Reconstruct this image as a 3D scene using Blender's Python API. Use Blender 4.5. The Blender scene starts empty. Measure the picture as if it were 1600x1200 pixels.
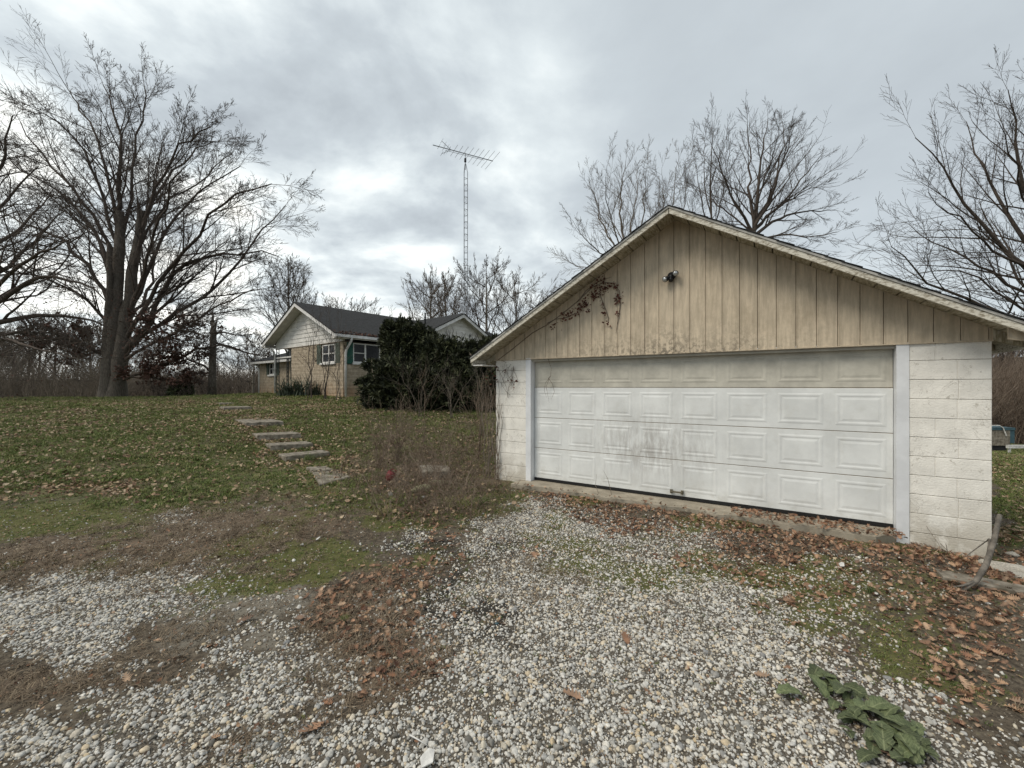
import bpy, math, random
import numpy as np
from mathutils import Vector, Matrix, Euler
random.seed(7)
C = bpy.context.scene.collection
D = bpy.data
F = 650.0; EYE = 1.6; HY = 604.0          # focal length in px of the 1600 px frame, eye height, horizon row

# ------------------------------------------------------------------ camera, world, sun, exposure
cam_d = D.cameras.new('camera'); cam = D.objects.new('camera', cam_d); C.objects.link(cam)
cam_d.sensor_width = 36; cam_d.lens = 36*F/1600
cam_d.shift_y = 4/1600
cam_d.clip_start = .05; cam_d.clip_end = 3000
cam.location = (0, 0, EYE); cam.rotation_euler = (math.radians(90), 0, 0)
bpy.context.scene.camera = cam
sc = bpy.context.scene
sc.view_settings.view_transform = 'Standard'; sc.view_settings.look = 'None'
sc.view_settings.exposure = 0.66; sc.view_settings.gamma = 1; sc.view_settings.use_curve_mapping = False
SUN_AZ = math.radians(-118); SUN_EL = math.radians(50)   # azimuth from +Y towards +X
sdir = Vector((math.sin(SUN_AZ)*math.cos(SUN_EL), math.cos(SUN_AZ)*math.cos(SUN_EL), math.sin(SUN_EL)))
sun_d = D.lights.new('sun', 'SUN'); sun_d.energy = 1.5; sun_d.angle = math.radians(28); sun_d.color = (1, .92, .80)
sun = D.objects.new('sun', sun_d); C.objects.link(sun); sun.rotation_euler = sdir.to_track_quat('Z', 'Y').to_euler()

world = D.worlds.new('World'); sc.world = world; world.use_nodes = True
wt = world.node_tree; wt.nodes.clear()
def N(t, ty, **kw):
    n = t.nodes.new(ty)
    for k, v in kw.items():
        if k == 'ins':
            for a, b in v.items(): n.inputs[a].default_value = b
        else: setattr(n, k, v)
    return n
def math_n(t, op, a, b=None, c=None, clamp=False):
    n = t.nodes.new('ShaderNodeMath'); n.operation = op; n.use_clamp = clamp
    for i, v in enumerate((a, b, c)):
        if v is None: continue
        if isinstance(v, (int, float)): n.inputs[i].default_value = v
        else: t.links.new(v, n.inputs[i])
    return n.outputs[0]
def ramp(t, fac, stops, interp='LINEAR'):
    n = t.nodes.new('ShaderNodeValToRGB'); n.color_ramp.interpolation = interp
    e = n.color_ramp.elements
    while len(e) < len(stops): e.new(.5)
    for i, (p, c) in enumerate(stops):
        e[i].position = p
        e[i].color = (c, c, c, 1) if isinstance(c, (int, float)) else tuple(c)+(1,)
    if not isinstance(fac, (int, float)): t.links.new(fac, n.inputs[0])
    return n.outputs[0]
def mixc(t, fac, a, b, mode='MIX'):
    n = t.nodes.new('ShaderNodeMix'); n.data_type = 'RGBA'; n.blend_type = mode
    for i, v in ((0, fac), (6, a), (7, b)):
        if isinstance(v, (int, float)): n.inputs[i].default_value = v if i == 0 else (v, v, v, 1)
        elif isinstance(v, tuple): n.inputs[i].default_value = tuple(v)+(1,) if len(v) == 3 else v
        else: t.links.new(v, n.inputs[i])
    return n.outputs[2]

def build_sky():
    t = wt; L = t.links.new
    tc = N(t, 'ShaderNodeTexCoord'); sep = N(t, 'ShaderNodeSeparateXYZ'); L(tc.outputs['Generated'], sep.inputs[0])
    zz = math_n(t, 'ADD', math_n(t, 'MAXIMUM', sep.outputs[2], 0.0), 0.22)
    cx = math_n(t, 'DIVIDE', sep.outputs[0], zz); cy = math_n(t, 'DIVIDE', sep.outputs[1], zz)
    cmb = N(t, 'ShaderNodeCombineXYZ'); L(cx, cmb.inputs[0]); L(cy, cmb.inputs[1])
    def noise(scale, detail, rough, dist, off):
        mp = N(t, 'ShaderNodeMapping'); L(cmb.outputs[0], mp.inputs[0]); mp.inputs['Location'].default_value = off
        n = N(t, 'ShaderNodeTexNoise'); L(mp.outputs[0], n.inputs['Vector'])
        n.inputs['Scale'].default_value = scale; n.inputs['Detail'].default_value = detail
        n.inputs['Roughness'].default_value = rough; n.inputs['Distortion'].default_value = dist
        return n.outputs[0]
    n1 = noise(0.9, 3, .5, 0, (3.1, 1.7, 0)); n2 = noise(2.4, 7, .55, .15, (1.3, 9.2, 0))
    g = Vector((-.75, 1.0, .36)).normalized()
    dp = N(t, 'ShaderNodeVectorMath', operation='DOT_PRODUCT'); L(tc.outputs['Generated'], dp.inputs[0]); dp.inputs[1].default_value = g
    mr = N(t, 'ShaderNodeMapRange', interpolation_type='SMOOTHSTEP'); L(dp.outputs['Value'], mr.inputs[0])
    mr.inputs[1].default_value = .55; mr.inputs[2].default_value = 1.0; mr.inputs[3].default_value = 0; mr.inputs[4].default_value = 1
    glow = mr.outputs[0]
    # broken, bright cloud towards the hidden sun; smooth grey sheet elsewhere
    amp = math_n(t, 'MULTIPLY_ADD', glow, 1.6, .45)
    v = math_n(t, 'ADD', math_n(t, 'MULTIPLY', math_n(t, 'SUBTRACT', n1, .5), .55), math_n(t, 'MULTIPLY', math_n(t, 'SUBTRACT', n2, .5), 1.0))
    v = math_n(t, 'MULTIPLY', v, amp)
    hor = math_n(t, 'SUBTRACT', 1.0, math_n(t, 'MULTIPLY', math_n(t, 'MAXIMUM', sep.outputs[2], 0.0), 2.6), clamp=True)
    base = math_n(t, 'ADD', math_n(t, 'MULTIPLY', glow, .34), math_n(t, 'MULTIPLY_ADD', hor, .20, .22))
    v = math_n(t, 'ADD', v, base, clamp=True)
    col = ramp(t, v, [(0.0, (.31, .34, .365)), (.3, (.41, .45, .475)), (.5, (.53, .575, .59)), (.72, (.72, .755, .745)), (1.0, (.95, .94, .88))])
    sky = N(t, 'ShaderNodeTexSky', sky_type='NISHITA'); sky.sun_disc = False; sky.sun_elevation = SUN_EL; sky.sun_rotation = SUN_AZ
    b1 = N(t, 'ShaderNodeBackground'); L(sky.outputs[0], b1.inputs[0]); b1.inputs[1].default_value = .06
    b2 = N(t, 'ShaderNodeBackground'); L(col, b2.inputs[0]); b2.inputs[1].default_value = 1.0
    mx = N(t, 'ShaderNodeMixShader'); mx.inputs[0].default_value = .92; L(b1.outputs[0], mx.inputs[1]); L(b2.outputs[0], mx.inputs[2])
    out = N(t, 'ShaderNodeOutputWorld'); L(mx.outputs[0], out.inputs[0])
build_sky()

# ------------------------------------------------------------------ numpy noise
def _h(ix, iy, s):
    n = (ix.astype(np.int64)*374761393 + iy.astype(np.int64)*668265263 + s*1442695041) & 0x7fffffff
    n = ((n ^ (n >> 13))*1274126177) & 0x7fffffff
    return ((n ^ (n >> 16)) & 0xffff)/65535.0
def vnoise(x, y, s=0):
    x = np.asarray(x, float); y = np.asarray(y, float)
    ix = np.floor(x); iy = np.floor(y); fx = x-ix; fy = y-iy
    fx = fx*fx*(3-2*fx); fy = fy*fy*(3-2*fy)
    a = _h(ix, iy, s); b = _h(ix+1, iy, s); c = _h(ix, iy+1, s); d = _h(ix+1, iy+1, s)
    return (a*(1-fx)+b*fx)*(1-fy)+(c*(1-fx)+d*fx)*fy
def fbm(x, y, s=0, o=4):
    v = 0; a = .5; f = 1; tot = 0
    for k in range(o):
        v = v+a*vnoise(x*f+17.3*k, y*f-9.1*k, s+k); tot += a; a *= .5; f *= 2.03
    return v/tot

# ------------------------------------------------------------------ terrain
CT = np.array([
 (0,0,0),(-4,0,0),(4,0,-.06),(0,-8,0),(-10,-6,.05),(10,-6,-.1),(0,3,0),(-3,3,0),(2,3.5,-.03),
 (-.28,7.3,.02),(4.75,4.0,-.14),(2.2,5.3,.0),(1.2,6.2,.0),(3.4,4.7,-.03),(5.6,3.6,-.18),(8,2,-.25),
 (3.63,4.19,.0),(-6.9,5.4,.05),(-4,5.8,.05),(-2.5,6.5,.08),(-10,8.1,.4),(-12,10.8,.62),(-16,16,.92),(-10,14,.80),(-4.3,8.1,.13),(-5,8.8,.26),(-5.6,9.6,.4),
 (-6.5,11,.58),(-9.8,15,.82),(-6,7.8,.26),(-7.4,18.3,1.15),(-13,23,1.2),(-3,22,1.1),(-9,25,1.2),(2,25,.9),
 (-2,15,.75),(-.8,10.3,.3),(-2.6,9.5,.26),(-3.5,12,.52),(1,14,.45),(5,12,-.05),(7.2,5.5,-.2),(10,8,-.3),(13.5,10.8,-.4),(22,18,-1.35),(30,30,-2),(20,30,-.6),
 (-20,24,.95),(-15.4,20,1.03),(-25.8,27,.93),(-30,30,.8),(-20,45,.2),(-50,50,-.1),(-80,120,1),(-60,150,2),(0,60,.5),(0,120,2),
 (60,60,1.5),(80,90,6),(120,120,9),(-200,250,5),(0,300,8),(200,250,18),(-200,0,0),(200,0,0),(0,-200,0),(-30,5,.8),(-20,8,.75),
 (-400,500,10),(0,700,14),(400,500,30)], float)
def _phi(r2): return np.sqrt(r2+1.0)
def _solve():
    P = CT[:, :2]; n = len(P)
    A = _phi(((P[:, None]-P[None])**2).sum(-1)); M = np.zeros((n+1, n+1)); M[:n, :n] = A; M[:n, n] = 1; M[n, :n] = 1
    return np.linalg.solve(M, np.append(CT[:, 2], 0))
_W = _solve()
def gh0(x, y):
    x = np.asarray(x, float); y = np.asarray(y, float); out = np.full(x.shape, _W[-1])
    for w, (a, b, _) in zip(_W[:-1], CT): out = out+w*_phi((x-a)**2+(y-b)**2)
    return out
def gh(x, y):
    x = np.asarray(x, float); y = np.asarray(y, float)
    return gh0(x, y)+(fbm(x*.9, y*.9, 3)-.5)*.07+(fbm(x*4, y*4, 8, 3)-.5)*.03
def g1(x, y): return float(gh(np.array([x]), np.array([y]))[0])
def hit(px, py):                     # point of the ground seen in direction (px, py)
    t = np.geomspace(1.2, 400, 4000); x = (px-800)/F*t; z = EYE+(HY-py)/F*t
    b = np.nonzero(z <= gh(x, t))[0]
    i = b[0] if len(b) else len(t)-1
    return float(x[i]), float(t[i]), float(z[i])
def at(px, py, d): return Vector(((px-800)/F*d, d, EYE+(HY-py)/F*d))
def proj(x, y, z):
    y = np.maximum(y, 1.5); return 800+F*x/y, HY+F*(EYE-z)/y

def blob(px, py, lst, soft=.45):
    v = np.zeros(np.shape(px))
    for cx, cy, rx, ry, rot, w in lst:
        c, s = math.cos(math.radians(rot)), math.sin(math.radians(rot))
        dx = px-cx; dy = py-cy; a = (dx*c+dy*s)/rx; b = (-dx*s+dy*c)/ry
        d = np.sqrt(a*a+b*b); v = np.maximum(v, w*np.clip((1+soft-d)/(2*soft), 0, 1))
    return v
def cover(x, y):
    """weights of what lies on the ground at (x, y)"""
    z = gh0(x, y); px, py = proj(x, y, z)
    jx = (fbm(x*1.7, y*1.7, 21)-.5)*2; jy = (fbm(x*1.7, y*1.7, 31)-.5)*2
    f = np.clip((py-604)/400, .1, 1.3)
    px = px+jx*110*f+(fbm(x*7, y*7, 25, 3)-.5)*120*f; py = py+jy*60*f+(fbm(x*7, y*7, 35, 3)-.5)*70*f
    behind = np.clip((1.6-y)/1.2, 0, 1)
    gravel = blob(px, py, [(980,1020,330,170,5,1),(1150,1150,520,120,10,1),(860,1160,330,110,0,1),(900,830,120,40,8,.85),(1060,850,130,42,10,.7),
        (1120,930,180,60,18,.85),(150,930,230,42,-6,.85),(60,960,160,60,-4,.8),(240,1110,260,62,-20,1),(60,1180,230,60,-5,1),(470,1170,170,60,-12,.95),(400,950,110,22,-4,.35),
        (1420,1090,260,70,30,.62),(300,812,45,14,5,.5),(670,832,45,18,0,.5),(800,850,60,30,10,.7),(620,1130,130,60,-10,.85),(1320,930,80,24,10,.45),(1250,880,90,20,8,.45)], .38)
    gravel = np.maximum(gravel, behind*.9)
    black = blob(px, py, [(722,930,44,84,-8,0.78),(765,1000,40,26,0,.62),(690,842,80,18,6,.72),(780,862,56,16,5,.72)])
    silt = blob(px, py, [(400,960,120,40,-12,1),(330,915,80,24,0,.7),(380,1040,90,30,-20,.6)])
    dry = blob(px, py, [(400,830,170,42,-4,.95),(200,870,260,30,-4,.9),(90,1050,190,26,-10,.95),(330,975,90,16,-8,.7),(560,1010,120,66,-30,.85),(400,1150,100,26,-20,.7),
        (610,960,90,50,0,.8),(660,720,110,60,5,.75),(760,720,60,60,0,.7),(840,900,50,30,-30,.5)])
    moss = blob(px, py, [(90,820,170,28,-4,1),(390,905,90,28,-6,1),(600,790,80,26,10,.8),(1290,925,110,40,14,.75),(1180,900,90,30,10,.8),(1480,1020,150,50,28,.7),(1420,920,110,34,12,.6),
        (1090,870,90,22,6,.85),(1250,880,70,16,10,.8),(930,850,50,12,0,.7),(1560,900,60,50,20,.6),(740,790,60,16,0,.8),(500,880,110,34,-6,.8),(1000,840,50,14,0,.5),(1230,1070,80,30,10,.35)])
    moss = np.maximum(moss, np.clip(fbm(x*1.9, y*1.9, 51)*4-1.75, 0, .9)*np.clip((y-2.4)/1.2, 0, 1)*np.clip((1000-py)/110, 0, 1))
    lawn = np.clip((812-py+(px-300)*.02)/34, 0, 1)*np.clip((840-px)/30+ (py < 600), 0, 1)
    lawn = np.maximum(lawn, np.clip((px-1545)/10, 0, 1)*np.clip((860-py)/30, 0, 1))
    lawn = np.maximum(lawn, (y > 9)*1.0)
    leaf = blob(px, py, [(600,950,130,56,-12,1),(560,1020,70,40,-30,.8),(960,806,120,22,9,1.2),(1180,840,160,32,10,1.25),(1400,865,130,40,12,1.25),(1500,940,120,56,18,1.2),(1560,1040,60,55,25,1),(1200,900,190,20,9,.95),(860,860,60,14,0,.6),
        (690,800,60,20,8,.8),(720,850,60,24,8,.7),(110,765,130,12,-3,1),(620,780,60,30,20,.8),(1340,890,120,14,10,.7),(640,890,80,22,0,.8),(450,1130,30,16,0,.5),(480,750,60,14,30,.7),
        (430,690,90,40,28,.7),(380,650,60,20,20,.8),(480,635,200,12,2,.9),(90,650,110,16,0,.7),(250,630,200,10,0,.7),(1590,860,40,60,0,.9),(820,770,60,10,5,.6),(660,760,90,40,0,.7),(450,702,60,10,20,1.2),(410,686,60,9,20,1.2),(400,666,60,8,10,1.2),(380,640,50,6,0,1.2),(530,720,50,14,20,1)])
    leaf = np.maximum(leaf, .22*lawn)
    leaf = leaf*np.clip(.35+1.3*fbm(x*2.6, y*2.6, 44), .2, 1.3)
    dry = dry*(1-np.clip(black,0,1)); leaf = leaf*(1-.7*np.clip(black,0,1))
    return dict(gravel=gravel*(1-.8*lawn), black=black, silt=silt, dry=dry, moss=moss, lawn=lawn, leaf=leaf)

# ------------------------------------------------------------------ mesh helpers
def mesh_from(name, V, Fq, smooth=False, attrs=None):
    """V (n,3); Fq list of (m,k) int arrays with any k"""
    V = np.asarray(V, np.float32); me = D.meshes.new(name)
    Fq = [np.asarray(f, np.int32) for f in (Fq if isinstance(Fq, list) else [Fq]) if len(f)]
    me.vertices.add(len(V)); me.vertices.foreach_set('co', V.ravel())
    nl = sum(f.size for f in Fq); me.loops.add(nl)
    me.loops.foreach_set('vertex_index', np.concatenate([f.ravel() for f in Fq]))
    sizes = np.concatenate([np.full(len(f), f.shape[1], np.int32) for f in Fq])
    starts = np.concatenate([[0], np.cumsum(sizes)[:-1]]).astype(np.int32)
    me.polygons.add(len(sizes)); me.polygons.foreach_set('loop_start', starts); me.polygons.foreach_set('loop_total', sizes)
    if smooth: me.polygons.foreach_set('use_smooth', np.ones(len(sizes), bool))
    if attrs:
        for k, a in attrs.items():
            at_ = me.attributes.new(k, 'FLOAT', 'POINT'); at_.data.foreach_set('value', np.asarray(a, np.float32))
    me.update(calc_edges=True); me.validate(); return me
class MB:
    def __init__(s): s.v = []; s.f = []
    def poly(s, pts):
        b = len(s.v); s.v += [tuple(p) for p in pts]; s.f.append(tuple(range(b, b+len(pts)))); return s
    def hexa(s, p):                   # 8 points: bottom 4 ccw, top 4
        b = len(s.v); s.v += [tuple(q) for q in p]
        s.f += [tuple(b+i for i in q) for q in ((3,2,1,0),(4,5,6,7),(0,1,5,4),(1,2,6,5),(2,3,7,6),(3,0,4,7))]; return s
    def box(s, x0, x1, y0, y1, z0, z1, bev=0):
        if bev <= 0:
            return s.hexa([(x0,y0,z0),(x1,y0,z0),(x1,y1,z0),(x0,y1,z0),(x0,y0,z1),(x1,y0,z1),(x1,y1,z1),(x0,y1,z1)])
        e = min(bev, abs(x1-x0)*.45, abs(z1-z0)*.45, abs(y1-y0)*.45)  # front (y0) face chamfered
        b = len(s.v)
        s.v += [(x0+e,y0,z0+e),(x1-e,y0,z0+e),(x1-e,y0,z1-e),(x0+e,y0,z1-e),(x0,y0+e,z0),(x1,y0+e,z0),(x1,y0+e,z1),(x0,y0+e,z1),(x0,y1,z0),(x1,y1,z0),(x1,y1,z1),(x0,y1,z1)]
        q = [(0,1,2,3),(4,5,1,0),(5,6,2,1),(6,7,3,2),(7,4,0,3),(8,9,5,4),(9,10,6,5),(10,11,7,6),(11,8,4,7),(11,10,9,8)]
        s.f += [tuple(b+i for i in k) for k in q]; return s
    def prism(s, pts, y0, y1):        # polygon in (x, z) extruded along y
        n = len(pts); b = len(s.v)
        s.v += [(x, y0, z) for x, z in pts]+[(x, y1, z) for x, z in pts]
        s.f.append(tuple(range(b, b+n))); s.f.append(tuple(range(b+2*n-1, b+n-1, -1)))
        for i in range(n):
            j = (i+1) % n; s.f.append((b+j, b+i, b+n+i, b+n+j))
        return s
    def bar(s, a, c, w, h=None, up=(0,0,1)):
        h = h or w; a = Vector(a); c = Vector(c); d = (c-a).normalized(); u = Vector(up)
        if abs(d.dot(u)) > .95: u = Vector((1,0,0))
        r = d.cross(u).normalized(); u = r.cross(d).normalized()
        p = [q+r*i*w/2+u*j*h/2 for q in (a, c) for i, j in ((-1,-1),(1,-1),(1,1),(-1,1))]
        return s.hexa([p[0],p[1],p[2],p[3],p[4],p[5],p[6],p[7]])
    def tube(s, pts, r, n=6, cap=True):
        pts = [Vector(p) for p in pts]; b = len(s.v); K = len(pts)
        rs = r if hasattr(r, '__len__') else [r]*K
        ref = Vector((.13,.31,.94))
        for i, p in enumerate(pts):
            t = (pts[min(i+1,K-1)]-pts[max(i-1,0)]).normalized()
            if abs(t.dot(ref)) > .97: ref = Vector((1,.1,0))
            a = t.cross(ref).normalized(); c = t.cross(a)
            for k in range(n):
                th = 2*math.pi*k/n; s.v.append(tuple(p+(a*math.cos(th)+c*math.sin(th))*rs[i]))
        for i in range(K-1):
            for k in range(n):
                k2 = (k+1) % n; s.f.append((b+i*n+k, b+i*n+k2, b+(i+1)*n+k2, b+(i+1)*n+k))
        if cap: s.f.append(tuple(b+k for k in range(n))[::-1]); s.f.append(tuple(b+(K-1)*n+k for k in range(n)))
        return s
    def mesh(s, name, smooth=False):
        me = D.meshes.new(name); me.from_pydata(s.v, [], s.f)
        if smooth: me.polygons.foreach_set('use_smooth', [True]*len(me.polygons))
        me.update(); return me
    def build(s, name, m, parent=None, smooth=False, **k): return link(name, s.mesh(name, smooth), m, parent, **k)
def link(name, me, m, parent=None, label=None, cat=None, group=None, kind=None, loc=None):
    o = D.objects.new(name, me)
    if m is not None:
        if me.materials: me.materials[0] = m
        else: me.materials.append(m)
    C.objects.link(o)
    if parent: o.parent = parent
    if loc: o.location = loc
    return tag(o, label, cat, group, kind)
def tag(o, label=None, cat=None, group=None, kind=None):
    for k, v in (('label', label), ('category', cat), ('group', group), ('kind', kind)):
        if v: o[k] = v
    return o
def thing(name, label, cat, loc=(0,0,0), rz=0, group=None):
    o = D.objects.new(name, None); C.objects.link(o); o.location = loc; o.rotation_euler = (0,0,rz); o.empty_display_size = .2
    return tag(o, label, cat, group)
def copy_thing(root, label, loc, rz=0, scale=None, group=None):
    c = root.copy(); C.objects.link(c); c['label'] = label; c.location = loc; c.rotation_euler = (0,0,rz)
    if scale: c.scale = scale
    if group: c['group'] = group
    for ch in list(root.children):
        k = ch.copy(); C.objects.link(k); k.parent = c
        for g in list(ch.children):
            h = g.copy(); C.objects.link(h); h.parent = k
    return c

# ------------------------------------------------------------------ materials
def M(name, col, var=.25, scale=6, rough=.85, bump=.15, bscale=40, col2=None, metallic=0, stretch=(1,1,1), spec=.3, rnd=0, trans=0, coords='Object', lo=.38, hi=.66):
    m = D.materials.new(name); m.use_nodes = True; t = m.node_tree; L = t.links.new; b = t.nodes['Principled BSDF']
    b.inputs['Roughness'].default_value = rough; b.inputs['Metallic'].default_value = metallic
    b.inputs['Specular IOR Level'].default_value = spec
    tc = N(t, 'ShaderNodeTexCoord'); mp = N(t, 'ShaderNodeMapping'); L(tc.outputs[coords], mp.inputs[0]); mp.inputs['Scale'].default_value = stretch
    n = N(t, 'ShaderNodeTexNoise', ins={'Scale': scale, 'Detail': 7, 'Roughness': .62}); L(mp.outputs[0], n.inputs['Vector'])
    c2 = col2 or tuple(c*(1-var) for c in col); c1 = col if col2 else tuple(min(1, c*(1+var*.5)) for c in col)
    fac = ramp(t, n.outputs[0], [(lo, 0.0), (hi, 1.0)])
    out = mixc(t, fac, c2, c1)
    if rnd:
        oi = N(t, 'ShaderNodeObjectInfo'); hv = N(t, 'ShaderNodeHueSaturation'); L(out, hv.inputs['Color'])
        L(math_n(t, 'MULTIPLY_ADD', oi.outputs['Random'], 2*rnd, 1-rnd), hv.inputs['Value']); out = hv.outputs[0]
    L(out, b.inputs['Base Color'])
    if bump:
        n2 = N(t, 'ShaderNodeTexNoise', ins={'Scale': bscale, 'Detail': 5}); L(mp.outputs[0], n2.inputs['Vector'])
        bp = N(t, 'ShaderNodeBump', ins={'Strength': bump, 'Distance': .01}); L(n2.outputs[0], bp.inputs['Height']); L(bp.outputs[0], b.inputs['Normal'])
    m['out'] = 1
    return m
def stain(m, builder):
    """insert builder(tree, colour socket, coord socket) -> colour before the base colour"""
    t = m.node_tree; b = t.nodes['Principled BSDF']; src = b.inputs['Base Color'].links[0].from_socket
    tc = N(t, 'ShaderNodeTexCoord'); o = builder(t, src, tc.outputs['Object']); t.links.new(o, b.inputs['Base Color']); return m

m_block = M('painted_block', (.82,.795,.73), .12, 5, .75, .5, 60)
def f_block(t, src, co):
    s = N(t, 'ShaderNodeSeparateXYZ'); t.links.new(co, s.inputs[0])
    n = N(t, 'ShaderNodeTexNoise', ins={'Scale': 3.2, 'Detail': 6, 'Roughness': .65}); t.links.new(co, n.inputs['Vector'])
    low = math_n(t, 'SUBTRACT', 1.0, math_n(t, 'MULTIPLY', math_n(t, 'ADD', s.outputs[2], .1), 1.5), clamp=True)
    f = math_n(t, 'MULTIPLY', math_n(t, 'MULTIPLY', low, ramp(t, n.outputs[0], [(.40, 0.0), (.52, 1.0)])), .8)
    o = mixc(t, f, src, (.36,.32,.25))
    n3 = N(t, 'ShaderNodeTexNoise', ins={'Scale': 5.5, 'Detail': 8, 'Roughness': .7, 'Distortion': .6}); t.links.new(co, n3.inputs['Vector'])
    crack = ramp(t, n3.outputs[0], [(.492, 0.0), (.5, 1.0), (.508, 0.0)])
    n4 = N(t, 'ShaderNodeTexNoise', ins={'Scale': 1.7, 'Detail': 2}); t.links.new(co, n4.inputs['Vector'])
    o = mixc(t, math_n(t, 'MULTIPLY', crack, ramp(t, n4.outputs[0], [(.46, 0.0), (.54, .7)])), o, (.25,.22,.18))
    n5 = N(t, 'ShaderNodeTexNoise', ins={'Scale': 11, 'Detail': 6, 'Roughness': .75}); t.links.new(co, n5.inputs['Vector'])
    return mixc(t, ramp(t, n5.outputs[0], [(.60, 0.0), (.635, .7)]), o, (.42,.39,.33))
stain(m_block, f_block)
m_siding = M('tan_siding', (.58,.49,.365), .2, 4, .85, .35, 30, stretch=(6,6,.8))
def f_sid(t, src, co):
    s = N(t, 'ShaderNodeSeparateXYZ'); t.links.new(co, s.inputs[0])
    mp = N(t, 'ShaderNodeMapping'); t.links.new(co, mp.inputs[0]); mp.inputs['Scale'].default_value = (1.0, 1, .9)
    n = N(t, 'ShaderNodeTexNoise', ins={'Scale': 30, 'Detail': 5, 'Roughness': .6}); t.links.new(mp.outputs[0], n.inputs['Vector'])
    nb = N(t, 'ShaderNodeTexNoise', ins={'Scale': 1.3, 'Detail': 3}); t.links.new(co, nb.inputs['Vector'])
    low = math_n(t, 'SUBTRACT', 1.0, math_n(t, 'MULTIPLY', math_n(t, 'SUBTRACT', s.outputs[2], 2.07), 2.3), clamp=True)
    mid = math_n(t, 'SUBTRACT', 1.0, math_n(t, 'MULTIPLY', math_n(t, 'ABSOLUTE', math_n(t, 'SUBTRACT', s.outputs[0], 2.9)), .42), clamp=True)
    sp = ramp(t, n.outputs[0], [(.47, 0.0), (.58, 1.0)])
    f = math_n(t, 'MULTIPLY', math_n(t, 'MULTIPLY', low, mid), math_n(t, 'MULTIPLY', sp, ramp(t, nb.outputs[0], [(.38, .25), (.6, 1.0)])))
    o = mixc(t, math_n(t, 'MULTIPLY', f, .75), src, (.11,.095,.075))
    n2 = N(t, 'ShaderNodeTexNoise', ins={'Scale': 2.2, 'Detail': 5, 'Roughness': .7}); t.links.new(co, n2.inputs['Vector'])
    return mixc(t, ramp(t, n2.outputs[0], [(.5, 0.0), (.72, .45)]), o, (.30,.245,.17))
stain(m_siding, f_sid)
m_groove = M('groove_shadow_paint', (.20,.155,.105), .3, 8, .9, 0)
m_door = M('door_white', (.72,.735,.72), .12, 2.5, .42, .45, 3.5, spec=.4)
def f_door(t, src, co):
    mp = N(t, 'ShaderNodeMapping'); t.links.new(co, mp.inputs[0]); mp.inputs['Scale'].default_value = (7, 1, 1.6); mp.inputs['Rotation'].default_value = (0, .35, 0)
    n = N(t, 'ShaderNodeTexNoise', ins={'Scale': 2.6, 'Detail': 8, 'Roughness': .7}); t.links.new(mp.outputs[0], n.inputs['Vector'])
    s = N(t, 'ShaderNodeSeparateXYZ'); t.links.new(co, s.inputs[0])
    def bump1(ax, c, w): return math_n(t, 'POWER', 2.718, math_n(t, 'MULTIPLY', math_n(t, 'POWER', math_n(t, 'ABSOLUTE', math_n(t, 'DIVIDE', math_n(t, 'SUBTRACT', s.outputs[ax], c), w)), 2), -1))
    sm = math_n(t, 'MULTIPLY', bump1(0, 2.55, .75), bump1(2, .75, .38))
    f = math_n(t, 'MULTIPLY', sm, ramp(t, n.outputs[0], [(.42, 0.0), (.6, .75)]))
    o = mixc(t, f, src, (.36,.345,.32))
    n2 = N(t, 'ShaderNodeTexNoise', ins={'Scale': 6, 'Detail': 8, 'Roughness': .7}); t.links.new(co, n2.inputs['Vector'])
    o = mixc(t, ramp(t, n2.outputs[0], [(.52, 0.0), (.70, .22)]), o, (.45,.44,.38))
    low = math_n(t, 'SUBTRACT', 1.0, math_n(t, 'MULTIPLY', s.outputs[2], 2.6), clamp=True)
    return mixc(t, math_n(t, 'MULTIPLY', low, ramp(t, n2.outputs[0], [(.40, 0.0), (.65, .45)])), o, (.40,.385,.34))
stain(m_door, f_door)
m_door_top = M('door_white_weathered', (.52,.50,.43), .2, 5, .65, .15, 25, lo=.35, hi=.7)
m_trim = M('white_metal_trim', (.72,.735,.75), .12, 3, .5, .3, 7, spec=.5)
m_fascia = M('peeling_fascia', (.66,.63,.54), .3, 9, .85, .4, 50, col2=(.25,.215,.155), stretch=(3,3,9), lo=.36, hi=.54)
m_drip = M('drip_edge', (.42,.41,.38), .3, 9, .6, .2, 40)
m_deck = M('roof_deck_boards', (.55,.50,.39), .3, 10, .9, .3, 50, col2=(.24,.21,.14), stretch=(6,1,1))
m_gap = M('deck_joint', (.05,.045,.035), .3, 9, .9, 0)
m_shingle = M('asphalt_shingle', (.030,.031,.032), .45, 9, .95, .6, 60)
m_conc = M('old_concrete', (.40,.355,.28), .3, 5, .9, .4, 60, col2=(.25,.22,.17))
m_step = M('step_concrete', (.31,.275,.225), .3, 9, .9, .5, 60, col2=(.11,.095,.07))
m_rubber = M('black_rubber', (.015,.015,.015), .2, 9, .6, 0)
m_black = M('black_plastic', (.018,.018,.02), .2, 9, .4, 0)
m_chrome = M('lamp_lens', (.55,.56,.56), .2, 9, .2, 0, metallic=.6)
m_rust = M('worn_bronze', (.13,.115,.08), .3, 30, .5, .2)
m_bark = M('bark', (.125,.108,.09), .4, 7, .95, .8, 30, stretch=(3,3,.7))
m_barkr = M('bark_red', (.075,.055,.045), .4, 7, .95, .8, 30, stretch=(3,3,.7))
m_barkg = M('bark_grey', (.175,.155,.13), .4, 7, .95, .8, 30, stretch=(3,3,.7))
m_twig = M('twig', (.085,.068,.056), .3, 7, .95, 0)
m_twigl = M('twig_light', (.15,.125,.10), .3, 4, .95, 0)
m_vine = M('vine_stem', (.20,.165,.13), .4, 12, .95, .2)
m_weed = M('dead_weed', (.27,.215,.165), .5, 3, .95, 0, col2=(.12,.085,.06))
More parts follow.
